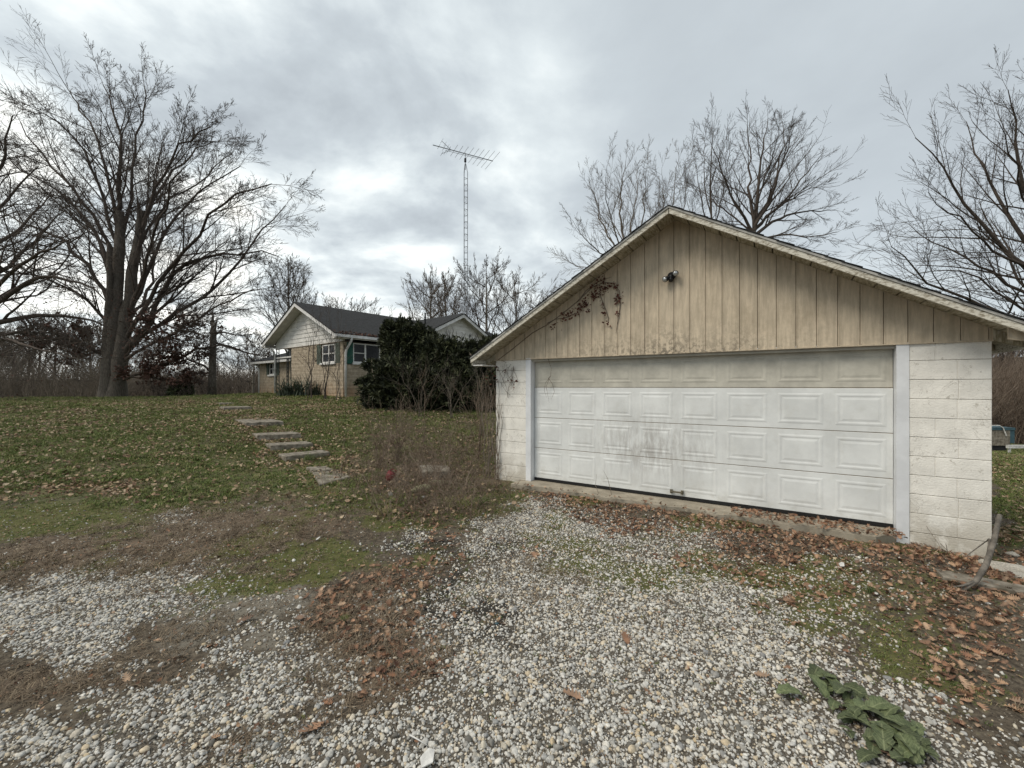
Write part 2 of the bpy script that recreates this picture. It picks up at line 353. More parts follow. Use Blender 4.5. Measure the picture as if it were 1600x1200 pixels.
m_leafdk = M('clinging_leaf', (.105,.055,.04), .4, 3, .8, 0)
m_vleaf = M('vine_leaf', (.13,.05,.035), .4, 6, .8, 0)
m_brick = M('buff_stone_brick', (.50,.42,.32), .3, 5, .9, .4, 40, col2=(.33,.27,.195))
def f_brick(t, src, co):
    s = N(t, 'ShaderNodeSeparateXYZ'); t.links.new(co, s.inputs[0])
    n = N(t, 'ShaderNodeTexNoise', ins={'Scale': 1.6, 'Detail': 5}); t.links.new(co, n.inputs['Vector'])
    low = math_n(t, 'SUBTRACT', 1.0, math_n(t, 'MULTIPLY', math_n(t, 'SUBTRACT', s.outputs[2], 1.1), 1.3), clamp=True)
    return mixc(t, math_n(t, 'MULTIPLY', low, ramp(t, n.outputs[0], [(.35, 0.0), (.6, .7)])), src, (.36,.17,.06))
stain(m_brick, f_brick)
m_mortar = M('mortar', (.16,.13,.095), .3, 9, .95, 0)
m_wsid = M('white_lap_siding', (.70,.68,.64), .15, 3, .7, .1)
m_wsoff = M('white_soffit', (.55,.53,.48), .15, 3, .8, .1)
m_hfas = M('white_fascia', (.72,.71,.69), .2, 5, .7, .2)
m_green = M('green_shutter', (.018,.095,.07), .3, 6, .6, .1)
m_greyg = M('faded_shutter', (.10,.125,.10), .3, 6, .7, .1)
m_wframe = M('window_frame', (.72,.71,.68), .1, 5, .5, 0)
m_dark = M('dark_interior', (.015,.014,.013), .3, 5, .9, 0)
m_iron = M('porch_iron', (.035,.04,.035), .3, 9, .6, 0)
m_galv = M('galvanised', (.30,.31,.32), .25, 9, .45, 0, metallic=.5)
m_glass = D.materials.new('window_glass'); m_glass.use_nodes = True
_b = m_glass.node_tree.nodes['Principled BSDF']; _b.inputs['Base Color'].default_value = (.012,.013,.015,1); _b.inputs['Roughness'].default_value = .12; _b.inputs['Specular IOR Level'].default_value = .3
m_yew = M('yew_needles', (.10,.11,.048), .5, 3.5, .7, 0, col2=(.014,.018,.009), lo=.42, hi=.72)  # paler noise patches paint lit sprays into the dark needle colour
m_yucca = M('yucca_blade', (.085,.105,.075), .4, 9, .6, 0)
m_dock = M('broad_leaf', (.125,.15,.070), .35, 7, .55, .4, 30, col2=(.055,.072,.032), rnd=.4)
def f_dock(t, src, co):
    s_ = N(t, 'ShaderNodeSeparateXYZ'); t.links.new(co, s_.inputs[0]); ax = math_n(t, 'ABSOLUTE', s_.outputs[0])
    mid = math_n(t, 'SUBTRACT', 1.0, math_n(t, 'MULTIPLY', ax, 38.0), clamp=True)
    w = math_n(t, 'SINE', math_n(t, 'MULTIPLY', math_n(t, 'SUBTRACT', s_.outputs[1], math_n(t, 'MULTIPLY', ax, .9)), 62.0)); sv = ramp(t, w, [(.86, 0.0), (1.0, .45)])
    return mixc(t, math_n(t, 'MAXIMUM', math_n(t, 'MULTIPLY', mid, .7), sv), src, (.24,.26,.14))
stain(m_dock, f_dock)
m_blue = M('faded_teal_plastic', (.05,.10,.12), .3, 6, .6, 0)
m_red = M('red_plastic', (.16,.02,.022), .3, 12, .5, 0)
m_rock = M('pale_rock', (.50,.47,.41), .35, 14, .9, .5)
m_mrock = M('mossy_rock', (.20,.21,.10), .4, 14, .9, .6, col2=(.30,.27,.19))
m_paper = M('white_litter', (.62,.61,.58), .3, 14, .7, 0)

def m_inst(name, cols, rough=.85, gray=0, hue=0):
    """material whose colour varies from one scattered piece to the next"""
    m = D.materials.new(name); m.use_nodes = True; t = m.node_tree; b = t.nodes['Principled BSDF']
    oi = N(t, 'ShaderNodeObjectInfo'); n = len(cols)
    c = ramp(t, oi.outputs['Random'], [((i+.5)/n, cols[i]) for i in range(n)])
    tc = N(t, 'ShaderNodeTexCoord'); nz = N(t, 'ShaderNodeTexNoise', ins={'Scale': 2.2, 'Detail': 4}); t.links.new(tc.outputs['Object'], nz.inputs['Vector'])
    c = mixc(t, ramp(t, nz.outputs[0], [(.35, .35), (.65, 0.0)]), c, 0.04, 'MIX')
    t.links.new(c, b.inputs['Base Color']); b.inputs['Roughness'].default_value = rough; b.inputs['Specular IOR Level'].default_value = .25
    return m
m_stone = m_inst('gravel_stone', [(.15,.14,.12),(.68,.66,.60),(.38,.37,.34),(.76,.74,.68),(.56,.50,.39),(.27,.27,.265),(.74,.71,.64),(.60,.48,.31),(.50,.49,.46),(.64,.62,.57)], .8)
m_leaf = m_inst('dead_oak_leaf', [(.14,.068,.042),(.42,.25,.155),(.26,.135,.08),(.52,.36,.24),(.075,.042,.03),(.35,.18,.10),(.20,.13,.09),(.44,.28,.17)], .75)
m_leafp = m_inst('pale_dead_leaf', [(.36,.25,.15),(.46,.36,.23),(.27,.165,.10),(.52,.42,.29),(.19,.115,.07)], .8)
m_grass = m_inst('grass_blade', [(.095,.14,.03),(.17,.22,.05),(.08,.115,.03),(.24,.26,.075),(.13,.175,.042),(.33,.28,.13)], .7)
m_drygrass = m_inst('dry_grass', [(.20,.155,.105),(.30,.235,.16),(.13,.095,.065),(.24,.185,.125)], .9)

# ------------------------------------------------------------------ scatter with geometry nodes
def proto_coll(name, meshes, mat):
    col = D.collections.new(name)
    for i, me in enumerate(meshes):
        me.materials.append(mat); o = D.objects.new(name+'_piece', me); col.objects.link(o)
    return col
def scatter(name, col, P, R, S, I, label, cat):
    me = D.meshes.new(name); n = len(P); me.vertices.add(n); me.vertices.foreach_set('co', np.asarray(P, np.float32).ravel())
    for k, a in (('rot', R), ('scl', S)):
        q = me.attributes.new(k, 'FLOAT_VECTOR', 'POINT'); q.data.foreach_set('vector', np.asarray(a, np.float32).ravel())
    q = me.attributes.new('pick', 'INT', 'POINT'); q.data.foreach_set('value', np.asarray(I, np.int32))
    o = D.objects.new(name, me); C.objects.link(o); tag(o, label, cat, kind='stuff')
    g = D.node_groups.new(name+'_nodes', 'GeometryNodeTree')
    g.interface.new_socket('Geometry', in_out='INPUT', socket_type='NodeSocketGeometry'); g.interface.new_socket('Geometry', in_out='OUTPUT', socket_type='NodeSocketGeometry')
    gi = g.nodes.new('NodeGroupInput'); go = g.nodes.new('NodeGroupOutput')
    ci = g.nodes.new('GeometryNodeCollectionInfo'); ci.inputs['Collection'].default_value = col; ci.inputs['Separate Children'].default_value = True; ci.inputs['Reset Children'].default_value = True
    ip = g.nodes.new('GeometryNodeInstanceOnPoints'); ip.inputs['Pick Instance'].default_value = True
    def na(k, ty):
        a = g.nodes.new('GeometryNodeInputNamedAttribute'); a.data_type = ty; a.inputs[0].default_value = k
        return [s for s in a.outputs if s.enabled and s.name == 'Attribute'][0]
    er = g.nodes.new('FunctionNodeEulerToRotation')
    L = g.links.new; L(na('rot', 'FLOAT_VECTOR'), er.inputs[0]); L(er.outputs[0], ip.inputs['Rotation']); L(na('scl', 'FLOAT_VECTOR'), ip.inputs['Scale'])
    L(na('pick', 'INT'), ip.inputs['Instance Index']); L(gi.outputs[0], ip.inputs['Points']); L(ci.outputs[0], ip.inputs['Instance']); L(ip.outputs[0], go.inputs[0])
    md = o.modifiers.new('scatter', 'NODES'); md.node_group = g
    return o
rng = np.random.default_rng(5)
def ico(sub=2):
    import bmesh
    bm = bmesh.new(); bmesh.ops.create_icosphere(bm, subdivisions=sub, radius=1); v = np.array([q.co[:] for q in bm.verts]); f = np.array([[q.index for q in p.verts] for p in bm.faces]); bm.free(); return v, f
def stone_mesh(seed, sub=2, flat=.62, rough=.16):
    r = np.random.default_rng(seed); v, f = ico(sub)
    for _ in range(6):
        d = r.normal(size=3); d /= np.linalg.norm(d); h = r.uniform(.52,.88); k = v@d; m = k > h; v[m] -= np.outer(k[m]-h, d)   # planar facets
    v *= 1+r.normal(size=(len(v),1))*rough*.18
    v *= np.array([1, r.uniform(.65,.95), flat*r.uniform(.8,1.15)]); return mesh_from('stone', v, f, smooth=seed % 2 == 0)
def leaf_mesh(seed, lobes=True):
    r = np.random.default_rng(seed); n = 13; t = np.linspace(0, 1, n)
    w = np.sin(np.pi*np.clip(t*.93+.05, 0, 1))**.7*.34
    if lobes: w = w*np.where(np.arange(n) % 2 == 0, r.uniform(.22,.45), r.uniform(.95,1.3))
    w[0] = .015; w[-1] = .02
    y = t-.5; cur = r.uniform(-.35,.75); tw = r.uniform(-.8,.8); cup = r.uniform(.1,1.1)
    V = []
    for i in range(n):
        zc = cur*(y[i]**2)-.05+r.normal()*.01
        a = tw*y[i]; off = .12*(i % 2)*(1 if i < n-1 else 0)
        for s in (-1, 0, 1):
            x = s*w[i]; z = zc+cup*x*x*1.6+x*a
            V.append((x, y[i]+(abs(s)*off*.6), z+ (abs(s)*r.normal()*.02)))
    Fq = [(3*i+j, 3*i+j+1, 3*i+j+4, 3*i+j+3) for i in range(n-1) for j in (0, 1)]
    return mesh_from('leaf', np.array(V), np.array(Fq))
def tuft_mesh(seed, nb=14, h=1.0, spread=.5, w=.05, lean=.7):
    r = np.random.default_rng(seed); V = []; Fq = []
    for k in range(nb):
        a = r.uniform(0, 2*np.pi); d = np.array([math.cos(a), math.sin(a), 0]); o = np.array([r.normal()*spread*.4, r.normal()*spread*.4, 0]); H = h*r.uniform(.5,1.1); ln = r.uniform(.15, 1)*lean
        sd = np.array([-d[1], d[0], 0]); b = len(V)
        for j, q in enumerate((0,.4,.75,1)):
            c = o+d*ln*H*q*q+np.array([0,0,H*(q-.35*ln*q*q)]); ww = w*(1-q*.9)
            V += [c-sd*ww, c+sd*ww]
        Fq += [(b, b+1, b+3, b+2), (b+2, b+3, b+5, b+4), (b+4, b+5, b+7, b+6)]
    return mesh_from('tuft', np.array(V), np.array(Fq))

def sample(n, ymax, ymin=1.15, p=1.0, wide=1.33):
    """random ground points in the strip of ground in front of the camera; p<1 thins far away"""
    y = (ymin**(1+p)+(ymax**(1+p)-ymin**(1+p))*rng.random(n))**(1/(1+p)); x = (rng.random(n)*2-1)*(y*wide+.5); return x, y

# garage frame
kf = lambda x: 160*(x+235)/1785
A_ = np.array([750/160., F/160.]); B_ = np.array([-25/kf(775), F/kf(775)])
GW = float(np.linalg.norm(A_-B_)); GU = (A_-B_)/GW; GN = np.array([-GU[1], GU[0]]); GA = math.atan2(GU[1], GU[0])
def fs(x): return GW*(1/1010-1/(x+235))/(1/1010-1/1785)
def fH(x, y): return EYE+(HY-y)/kf(x)
def in_garage(x, y, m=0.02):
    s = (x-B_[0])*GU[0]+(y-B_[1])*GU[1]; d = (x-B_[0])*GN[0]+(y-B_[1])*GN[1]
    return (s > -m) & (s < GW+m) & (d > -m) & (d < 7.0)
# house frame
HB = np.array([510, F]); HB = HB/np.linalg.norm(HB); HA = np.array([-HB[1], HB[0]])
kc = 35.5; HO = np.array([(537-800)/kc, F/kc]); HANG = math.atan2(HB[1], HB[0])
def in_house(x, y, m=0.0):
    q = (x-HO[0])*HB[0]+(y-HO[1])*HB[1]; p = (x-HO[0])*HA[0]+(y-HO[1])*HA[1]
    return (q > -m) & (q < 13+m) & (p > -m-.4) & (p < 12.2+m)

# ------------------------------------------------------------------ ground
def axis(lo, hi, step, far, n):
    c = np.arange(lo, hi+step, step); g = np.geomspace(step, far, n).cumsum(); g = g/g[-1]*far
    return np.concatenate([(lo-g)[::-1], c, c[-1]+g])
def build_ground():
    xs = axis(-9, 9, .065, 900, 70); ys = axis(.6, 11.5, .065, 900, 70)
    X, Y = np.meshgrid(xs, ys); x = X.ravel(); y = Y.ravel(); z = gh(x, y); c = cover(x, y)
    nx, ny = len(xs), len(ys); i = np.arange(nx-1)[None]+np.arange(ny-1)[:, None]*nx; i = i.ravel()
    Fq = np.stack([i, i+1, i+nx+1, i+nx], 1)
    woods = np.clip((y-34-.2*np.abs(x))/14, 0, 1)
    woods = np.maximum(woods, np.clip((np.hypot(x-6, y-12)-16)/6, 0, 1)*(x > 6))
    me = mesh_from('ground', np.stack([x, y, z], 1), Fq, True, dict(c, woods=woods))
    m = D.materials.new('ground'); m.use_nodes = True; t = m.node_tree; L = t.links.new; b = t.nodes['Principled BSDF']
    tc = N(t, 'ShaderNodeTexCoord')
    def att(k): a = N(t, 'ShaderNodeAttribute', attribute_name=k); return a.outputs['Fac']
    def noi(s, d=6, r=.6):
        n = N(t, 'ShaderNodeTexNoise', ins={'Scale': s, 'Detail': d, 'Roughness': r}); L(tc.outputs['Object'], n.inputs['Vector']); return n.outputs[0]
    nA, nB, nC = noi(3), noi(28), noi(130, 3)
    col = mixc(t, ramp(t, nB, [(.35, 0.0), (.65, 1.0)]), (.05,.04,.03), (.15,.125,.092))
    lawnc = mixc(t, ramp(t, nA, [(.4, 0.0), (.62, 1.0)]), (.095,.115,.042), (.18,.155,.085))
    lawnc = mixc(t, ramp(t, nC, [(.4, .6), (.6, 0.0)]), lawnc, (.045,.05,.024))
    col = mixc(t, att('lawn'), col, lawnc)
    def layer(col, k, c, lo, hi, nn, amt=1.0):
        f = math_n(t, 'MULTIPLY', ramp(t, math_n(t, 'ADD', att(k), math_n(t, 'MULTIPLY', math_n(t, 'SUBTRACT', nn, .5), 1.1)), [(lo, 0.0), (hi, 1.0)]), amt)
        return mixc(t, f, col, c)
    col = layer(col, 'dry', (.15,.115,.082), .45, .75, nB)
    silt = mixc(t, nB, (.13,.115,.09), (.26,.24,.20))
    col = layer(col, 'gravel', mixc(t, ramp(t, nC, [(.4, 0.0), (.6, 1.0)]), (.06,.052,.042), (.18,.16,.13)), .4, .8, nA)
    col = layer(col, 'silt', silt, .4, .8, nA, .85)
    col = layer(col, 'moss', mixc(t, nB, (.075,.085,.022), (.13,.13,.04)), .42, .72, nB, .8)
    col = layer(col, 'black', mixc(t, nC, (.008,.008,.008), (.045,.042,.038)), .40, .85, nB)
    col = mixc(t, att('woods'), col, mixc(t, ramp(t, nB, [(.4, 0.0), (.6, 1.0)]), (.055,.040,.030), (.10,.075,.055)))
    L(col, b.inputs['Base Color']); b.inputs['Roughness'].default_value = .95; b.inputs['Specular IOR Level'].default_value = .15
    bp = N(t, 'ShaderNodeBump', ins={'Strength': .8, 'Distance': .02}); L(nB, bp.inputs['Height']); bp2 = N(t, 'ShaderNodeBump', ins={'Strength': .6, 'Distance': .006}); L(nC, bp2.inputs['Height'])
    L(bp.outputs[0], bp2.inputs['Normal']); L(bp2.outputs[0], b.inputs['Normal'])
    link('ground', me, m, label='uneven yard and driveway ground of soil, moss and worn lawn rising to the house', kind='structure')
build_ground()

# ------------------------------------------------------------------ garage
gar = thing('garage', 'white painted block garage with tan plank gable and wide white door', 'garage', (B_[0], B_[1], 0), GA)
RS = .5717; RC = GW/2; RT = 3.90; OV = .42; SL, SR = -.225, GW+.225
rz_ = lambda s, d=0: RT-RS*abs(s-RC)-d
def build_garage():
    r = random.Random(3); GD = 6.6; WB = 2.07
    # core walls behind the blocks
    for x0, x1 in ((.02, .60), (5.27, GW-.02)): MB().box(x0, x1, .035, .19, -.35, WB-.01).build('mortar_core', m_block, gar)
    for x0, x1 in ((0, .19), (GW-.19, GW)): MB().box(x0, x1, .195, GD, -.4, WB).build('side_wall', m_block, gar)
    MB().box(.19, GW-.19, GD-.19, GD, -.4, WB).build('rear_wall', m_block, gar)
    for (s0, s1, jo) in ((0.0, .603, 0), (5.262, GW, 1)):
        top = WB; k = 0
        while top > -.34:
            bot = top-.1995
            cuts = [s0, s1]
            if jo: cuts = [s0, s0+(.36 if k % 2 else .20)+(.0), s1] if k % 3 != 2 else [s0, s1-.23, s1]
            elif k % 2: cuts = [s0, s0+.2, s1]
            for a, b2 in zip(cuts[:-1], cuts[1:]):
                gp = .0004 if (a != s0) else 0
                fr = r.uniform(-.0025, .001)
                MB().box(a+gp, b2-(.0004 if b2 != s1 else 0), fr, .034, bot+.002, top-.0018, .004).build('block', m_block, gar)
            top = bot; k += 1
    # white metal trim at the opening, with a folded return
    MB().box(.603, .695, -.016, .02, -.02, WB-.004).box(.603, .697, .021, .19, -.02, WB-.004).build('door_trim', m_trim, gar)
    z = -.06; n = 9; mb = MB(); pr = None
    for i in range(n+1):
        h = z+(WB-.004-z)*i/n; w = r.uniform(-.006,.006); q = [(5.160+w*.4,-.018+w,h),(5.262,-.014+w*.5,h),(5.262,.19,h),(5.160+w*.4,.19,h)]
        if pr: mb.hexa(pr+q)
        pr = q
    mb.build('door_trim', m_trim, gar)
    # header and door
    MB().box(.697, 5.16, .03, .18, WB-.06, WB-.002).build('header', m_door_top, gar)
    s0, s1 = .70, 5.158; zb = [.098, .594, 1.09, 1.586, 2.06]
    for i in range(4):
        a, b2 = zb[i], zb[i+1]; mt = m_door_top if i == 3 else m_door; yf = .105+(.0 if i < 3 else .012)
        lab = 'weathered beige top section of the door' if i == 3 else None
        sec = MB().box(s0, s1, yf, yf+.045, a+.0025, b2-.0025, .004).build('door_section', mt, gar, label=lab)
        P = (s1-s0)/8
        for k in range(8):
            x0 = s0+P*k+.062; x1 = s0+P*(k+1)-.062; z0 = a+.075; z1 = b2-.072-(.0 if i < 3 else .02); d = .022
            mb = MB(); o = (x0, x1, z0, z1)
            def ring(e, y): return [(o[0]+e, y, o[2]+e), (o[1]-e, y, o[2]+e), (o[1]-e, y, o[3]-e), (o[0]+e, y, o[3]-e)]
            rs = [ring(-.008, yf-.0003), ring(.008, yf-.0036), ring(.020, yf-.0038), ring(.034, yf-.0006), ring(.042, yf-.0006), ring(.066, yf-.0045)]
            for q0, q1 in zip(rs[:-1], rs[1:]):
                for j in range(4): mb.poly([q0[j], q0[(j+1) % 4], q1[(j+1) % 4], q1[j]])
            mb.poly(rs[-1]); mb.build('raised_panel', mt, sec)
        if i < 3: MB().box(s0, s1, yf+.002, yf+.04, b2-.0025, b2+.0025).build('section_joint', m_groove, sec)
    MB().box(s0, s1, .098, .15, .062, .098).build('bottom_seal', m_rubber, gar)
    hs = fs(1058)-.02
    MB().box(hs-.075, hs+.075, .055, .068, .15, .172, .003).box(hs-.085, hs-.055, .066, .103, .135, .185).box(hs+.055, hs+.085, .066, .103, .135, .185).build('door_handle', m_rust, gar)
    MB().box(s0, s1, .5, .52, .05, 2.06).build('inside_dark', m_dark, gar)
    # concrete apron
    ap = MB(); pts = []
    for k in range(25): s = .50+4.45*k/24; pts.append((s, -.30-.04*math.sin(k*1.7)+r.uniform(-.02,.02)))
    ap.v = []; n = len(pts)
    ap2 = [(p[0], p[1]) for p in pts]+[(5.15,-.05),(5.15,.5),(.5,.5)]
    b = [(x, y, -.12) for x, y in ap2]; tt = [(x, y, .058+(.0 if y > 0 else -.008)) for x, y in ap2]
    ap.poly(tt); m_ = len(ap2)
    for k in range(m_): j = (k+1) % m_; ap.poly([b[k], b[j], tt[j], tt[k]])
    ap.build('door_apron', m_conc, gar)
    # gable: backing, boards, drip strip
    MB().prism([(0,WB+.01),(GW,WB+.01),(GW,rz_(GW,.062)),(RC,RT-.062),(0,rz_(0,.062))], .012, .10).build('gable_backing', m_groove, gar)
    pitch = (fs(1543.8)-fs(1029.9))/16; s = fs(1029.9)-pitch*14
    while s < GW:
        a = max(s+.003, -.004); b2 = min(s+pitch-.003, GW+.004)
        if b2-a > .02:
            pts = [(a, WB-.012), (b2, WB-.012), (b2, rz_(b2,.058))]+([(RC, RT-.058)] if a < RC < b2 else [])+[(a, rz_(a,.058))]
            if not (a < RC < b2) or True:
                MB().prism(pts, -.016+r.uniform(-.0012,.0012), .011).build('siding_board', m_siding, gar)
        s += pitch
    for s in np.arange(fs(1029.9)-pitch*14, GW, pitch):       # lipped edge beside each groove
        if 0.02 < s < GW-.02:
            MB().prism([(s+.006,WB-.008),(s+.016,WB-.008),(s+.016,rz_(s+.016,.064)),(s+.006,rz_(s+.006,.064))], -.0195, -.0165).build('groove_lip', m_siding, gar)
    MB().box(-.004, GW+.004, -.026, .0, WB-.026, WB-.013).build('drip_strip', m_siding, gar)
    # roof: deck boards seen from below, shingles on top, two-step rake fascia
    for sg in (-1, 1):
        e = SL if sg < 0 else SR
        L_ = abs(e-RC); nb = 17
        for k in range(nb):
            a = RC+sg*L_*k/nb; b2 = RC+sg*L_*(k+1)/nb; g = sg*.006
            a += g*1.2; b2 -= g*1.2
            q = sorted([(a, rz_(a)), (b2, rz_(b2))])
            (xa, za), (xb, zb_) = q
            MB().prism([(xa,za-.060),(xb,zb_-.060),(xb,zb_-.014),(xa,za-.014)], -OV+.03, -.0) .build('deck_board', m_deck, gar)
        q = sorted([(RC+sg*.0, RT), (e, rz_(e))]); (xa, za), (xb, zb_) = q
        MB().prism([(xa,za-.060),(xb,zb_-.060),(xb,zb_-.014),(xa,za-.014)], .001, GD+.3).build('roof_deck', m_deck, gar)
        # shingle courses
        nc = 22; mb = MB()
        for k in range(nc):
            a0 = L_*k/nc; a1 = L_*(k+1)/nc+.03
            x0 = RC+sg*a0; x1 = RC+sg*min(a1, L_+.02)
            z0 = RT-RS*a0; z1 = RT-RS*min(a1, L_+.02)
            c = [(x0,z0-.012),(x1,z1-.003),(x1,z1+.006),(x0,z0-.006)]
            if sg < 0: c = c[::-1]
            jag = r.uniform(-.012,.006)
            mb.prism(c, -OV-.022+jag, GD+.32)
        mb.build('shingles', m_shingle, gar)
        def strip(d0, d1, y0, y1, nm, mt, ee=0):
            xa, xb = RC, e+sg*ee
            pts = [(xa, RT-d1), (xb, rz_(xb, d1)), (xb, rz_(xb, d0)), (xa, RT-d0)]
            if sg < 0: pts = pts[::-1]
            MB().prism(pts, y0, y1).build(nm, mt, gar)
        strip(.013, .038, -OV-.014, -OV+.004, 'drip_edge', m_drip, .004)
        strip(.039, .104, -OV-.002, -OV+.026, 'rake_fascia', m_fascia)
        # eave fascia running back, rafter tails
        xe = e-sg*.02; MB().box(min(xe, e), max(xe, e), -OV+.03, GD+.28, rz_(e,.14), rz_(e,.02)).build('eave_fascia', m_fascia, gar)
        for k in range(11):
            y0 = -.02+k*.61; xw = 0 if sg < 0 else GW
            a, b2 = sorted((xw+sg*.004, e-sg*.025))
            MB().prism([(a, rz_(a,.17 if sg > 0 else .13)), (b2, rz_(b2,.13 if sg > 0 else .17)), (b2, rz_(b2,.062)), (a, rz_(a,.062))], y0, y0+.045).build('rafter_tail', m_deck, gar)
    MB().box(SL+.022, -.006, -OV+.032, -.02, rz_(SL,.15), rz_(SL,.135)).build('eave_return', m_hfas, gar)
    MB().prism([(GW+.006, 2.03), (SR-.022, 1.99), (SR-.022, rz_(SR-.022,.04)), (GW+.006, rz_(GW+.006,.04))], -OV+.10, -OV+.125).build('eave_return', m_siding, gar)
    MB().box(RC-.004, RC+.004, -OV-.004, -OV-.002+.03, RT-.104, RT-.039).build('fascia_joint', m_gap, gar)
build_garage()
def garage_lamp():
    s = fs(1050); H = fH(1050, 432)
    p = B_+GU*s+GN*(-.02)
    t = thing('floodlight', 'black twin-head floodlight on the tan gable of the garage', 'floodlight', (p[0], p[1], H), GA)
    MB().tube([(0,0,0),(0,-.022,0)], .052, 14).build('mounting_plate', m_black, t, True)
    MB().tube([(0,-.02,-.01),(0,-.06,-.03)], .03, 10).tube([(0,-.035,-.02),(0,-.06,-.075)], [.018,.03], 10).build('motion_sensor', m_black, t, True)
    for sg, dz in ((-1, -.045), (1, .015)):
        a = Vector((0,-.05,.0)); c = Vector((sg*.055,-.075,dz)); d = Vector((sg*.035,-.07,-.03)).normalized()
        MB().tube([a, c], .011, 8).tube([c-d*.045, c-d*.01, c+d*.035], [.018,.034,.04], 12).build('lamp_head', m_black, t, True)
        MB().tube([c+d*.034, c+d*.05], [.036,.028], 12).build('bulb', m_chrome, t, True)
garage_lamp()

# ------------------------------------------------------------------ tubes in bulk, trees
def tubes(P, R, n):
    """P (M,K,3), R (M,K) -> verts, quads"""
    Mn, K = P.shape[:2]
    T = np.empty_like(P); T[:, 1:-1] = P[:, 2:]-P[:, :-2]; T[:, 0] = P[:, 1]-P[:, 0]; T[:, -1] = P[:, -1]-P[:, -2]
    T /= np.linalg.norm(T, axis=2, keepdims=True)+1e-9
    ref = np.where(np.abs(T[:, :1, 2:3]) > .85, np.array([1.,.1,0]), np.array([.05,.1,1.]))
    a = np.cross(T, np.broadcast_to(ref, T.shape)); a /= np.linalg.norm(a, axis=2, keepdims=True)+1e-9; b = np.cross(T, a)
    th = np.arange(n)*2*np.pi/n
    V = P[:, :, None]+R[:, :, None, None]*(a[:, :, None]*np.cos(th)[:, None]+b[:, :, None]*np.sin(th)[:, None])
    idx = np.arange(Mn*K*n).reshape(Mn, K, n); nx = np.roll(idx, -1, 2)
    Fq = np.stack([idx[:, :-1], nx[:, :-1], nx[:, 1:], idx[:, 1:]], -1).reshape(-1, 4)
    return V.reshape(-1, 3), Fq
def join(lst):
    V = []; Fq = []; b = 0
    for v, f in lst: V.append(v); Fq.append(f+b); b += len(v)
    return np.concatenate(V), np.concatenate(Fq)
def grow(P, R, npc, ang, ratio, t0, K, up, wob, r, rr=.5, rmin=.006, end=.3, taper=.75):
    Mn, K0 = P.shape[:2]; Lp = np.linalg.norm(np.diff(P, axis=1), axis=2).sum(1)
    t = t0+(1-t0)*(np.arange(npc)[None]+r.random((Mn, npc)))/npc; t[:, -1] = .995
    f = t*(K0-1); i = np.minimum(f.astype(int), K0-2); fr = (f-i)[..., None]; m = np.arange(Mn)[:, None]
    S = P[m, i]*(1-fr)+P[m, i+1]*fr; T = P[m, i+1]-P[m, i]; T /= np.linalg.norm(T, axis=2, keepdims=True)+1e-9
    rad = R[m, i]*(1-fr[..., 0])+R[m, i+1]*fr[..., 0]
    q = np.cross(T, r.normal(size=T.shape)); q /= np.linalg.norm(q, axis=2, keepdims=True)+1e-9
    A = ang*(r.random(t.shape)*.7+.6); A[:, -1] *= .5; A = A[..., None]
    d = np.cos(A)*T+np.sin(A)*q
    ln = Lp[:, None]*ratio*(1+taper*.5-taper*t)*r.uniform(.6,1.25, t.shape)
    S = S.reshape(-1, 3); d = d.reshape(-1, 3); ln = ln.reshape(-1); rad = np.maximum(rad.reshape(-1)*rr, rmin)
    Q = np.empty((len(S), K, 3)); Q[:, 0] = S
    for k in range(1, K):
        d = d+np.array([0,0,up])/K+r.normal(size=d.shape)*wob; d /= np.linalg.norm(d, axis=1, keepdims=True); Q[:, k] = Q[:, k-1]+d*(ln/(K-1))[:, None]
    RR = np.maximum(rad[:, None]*np.linspace(1, end, K)[None], rmin*.8)
    return Q, RR
def resample(pts, K):
    pts = np.asarray(pts, float); s = np.concatenate([[0], np.cumsum(np.linalg.norm(np.diff(pts, axis=0), axis=1))]); t = np.linspace(0, s[-1], K)
    # Catmull-like smoothing by resampling a softened polyline
    out = np.stack([np.interp(t, s, pts[:, i]) for i in range(3)], 1)
    for _ in range(2): out[1:-1] = .25*out[:-2]+.5*out[1:-1]+.25*out[2:]
    return out
def crown_levels(P, R, spec, r, rmin):
    res = []
    for (npc, ang, ratio, t0, K, up, wob, sides) in spec:
        P, R = grow(P, R, npc, ang, ratio, t0, K, up, wob, r, rmin=rmin); res.append((P, R, sides))
    return res
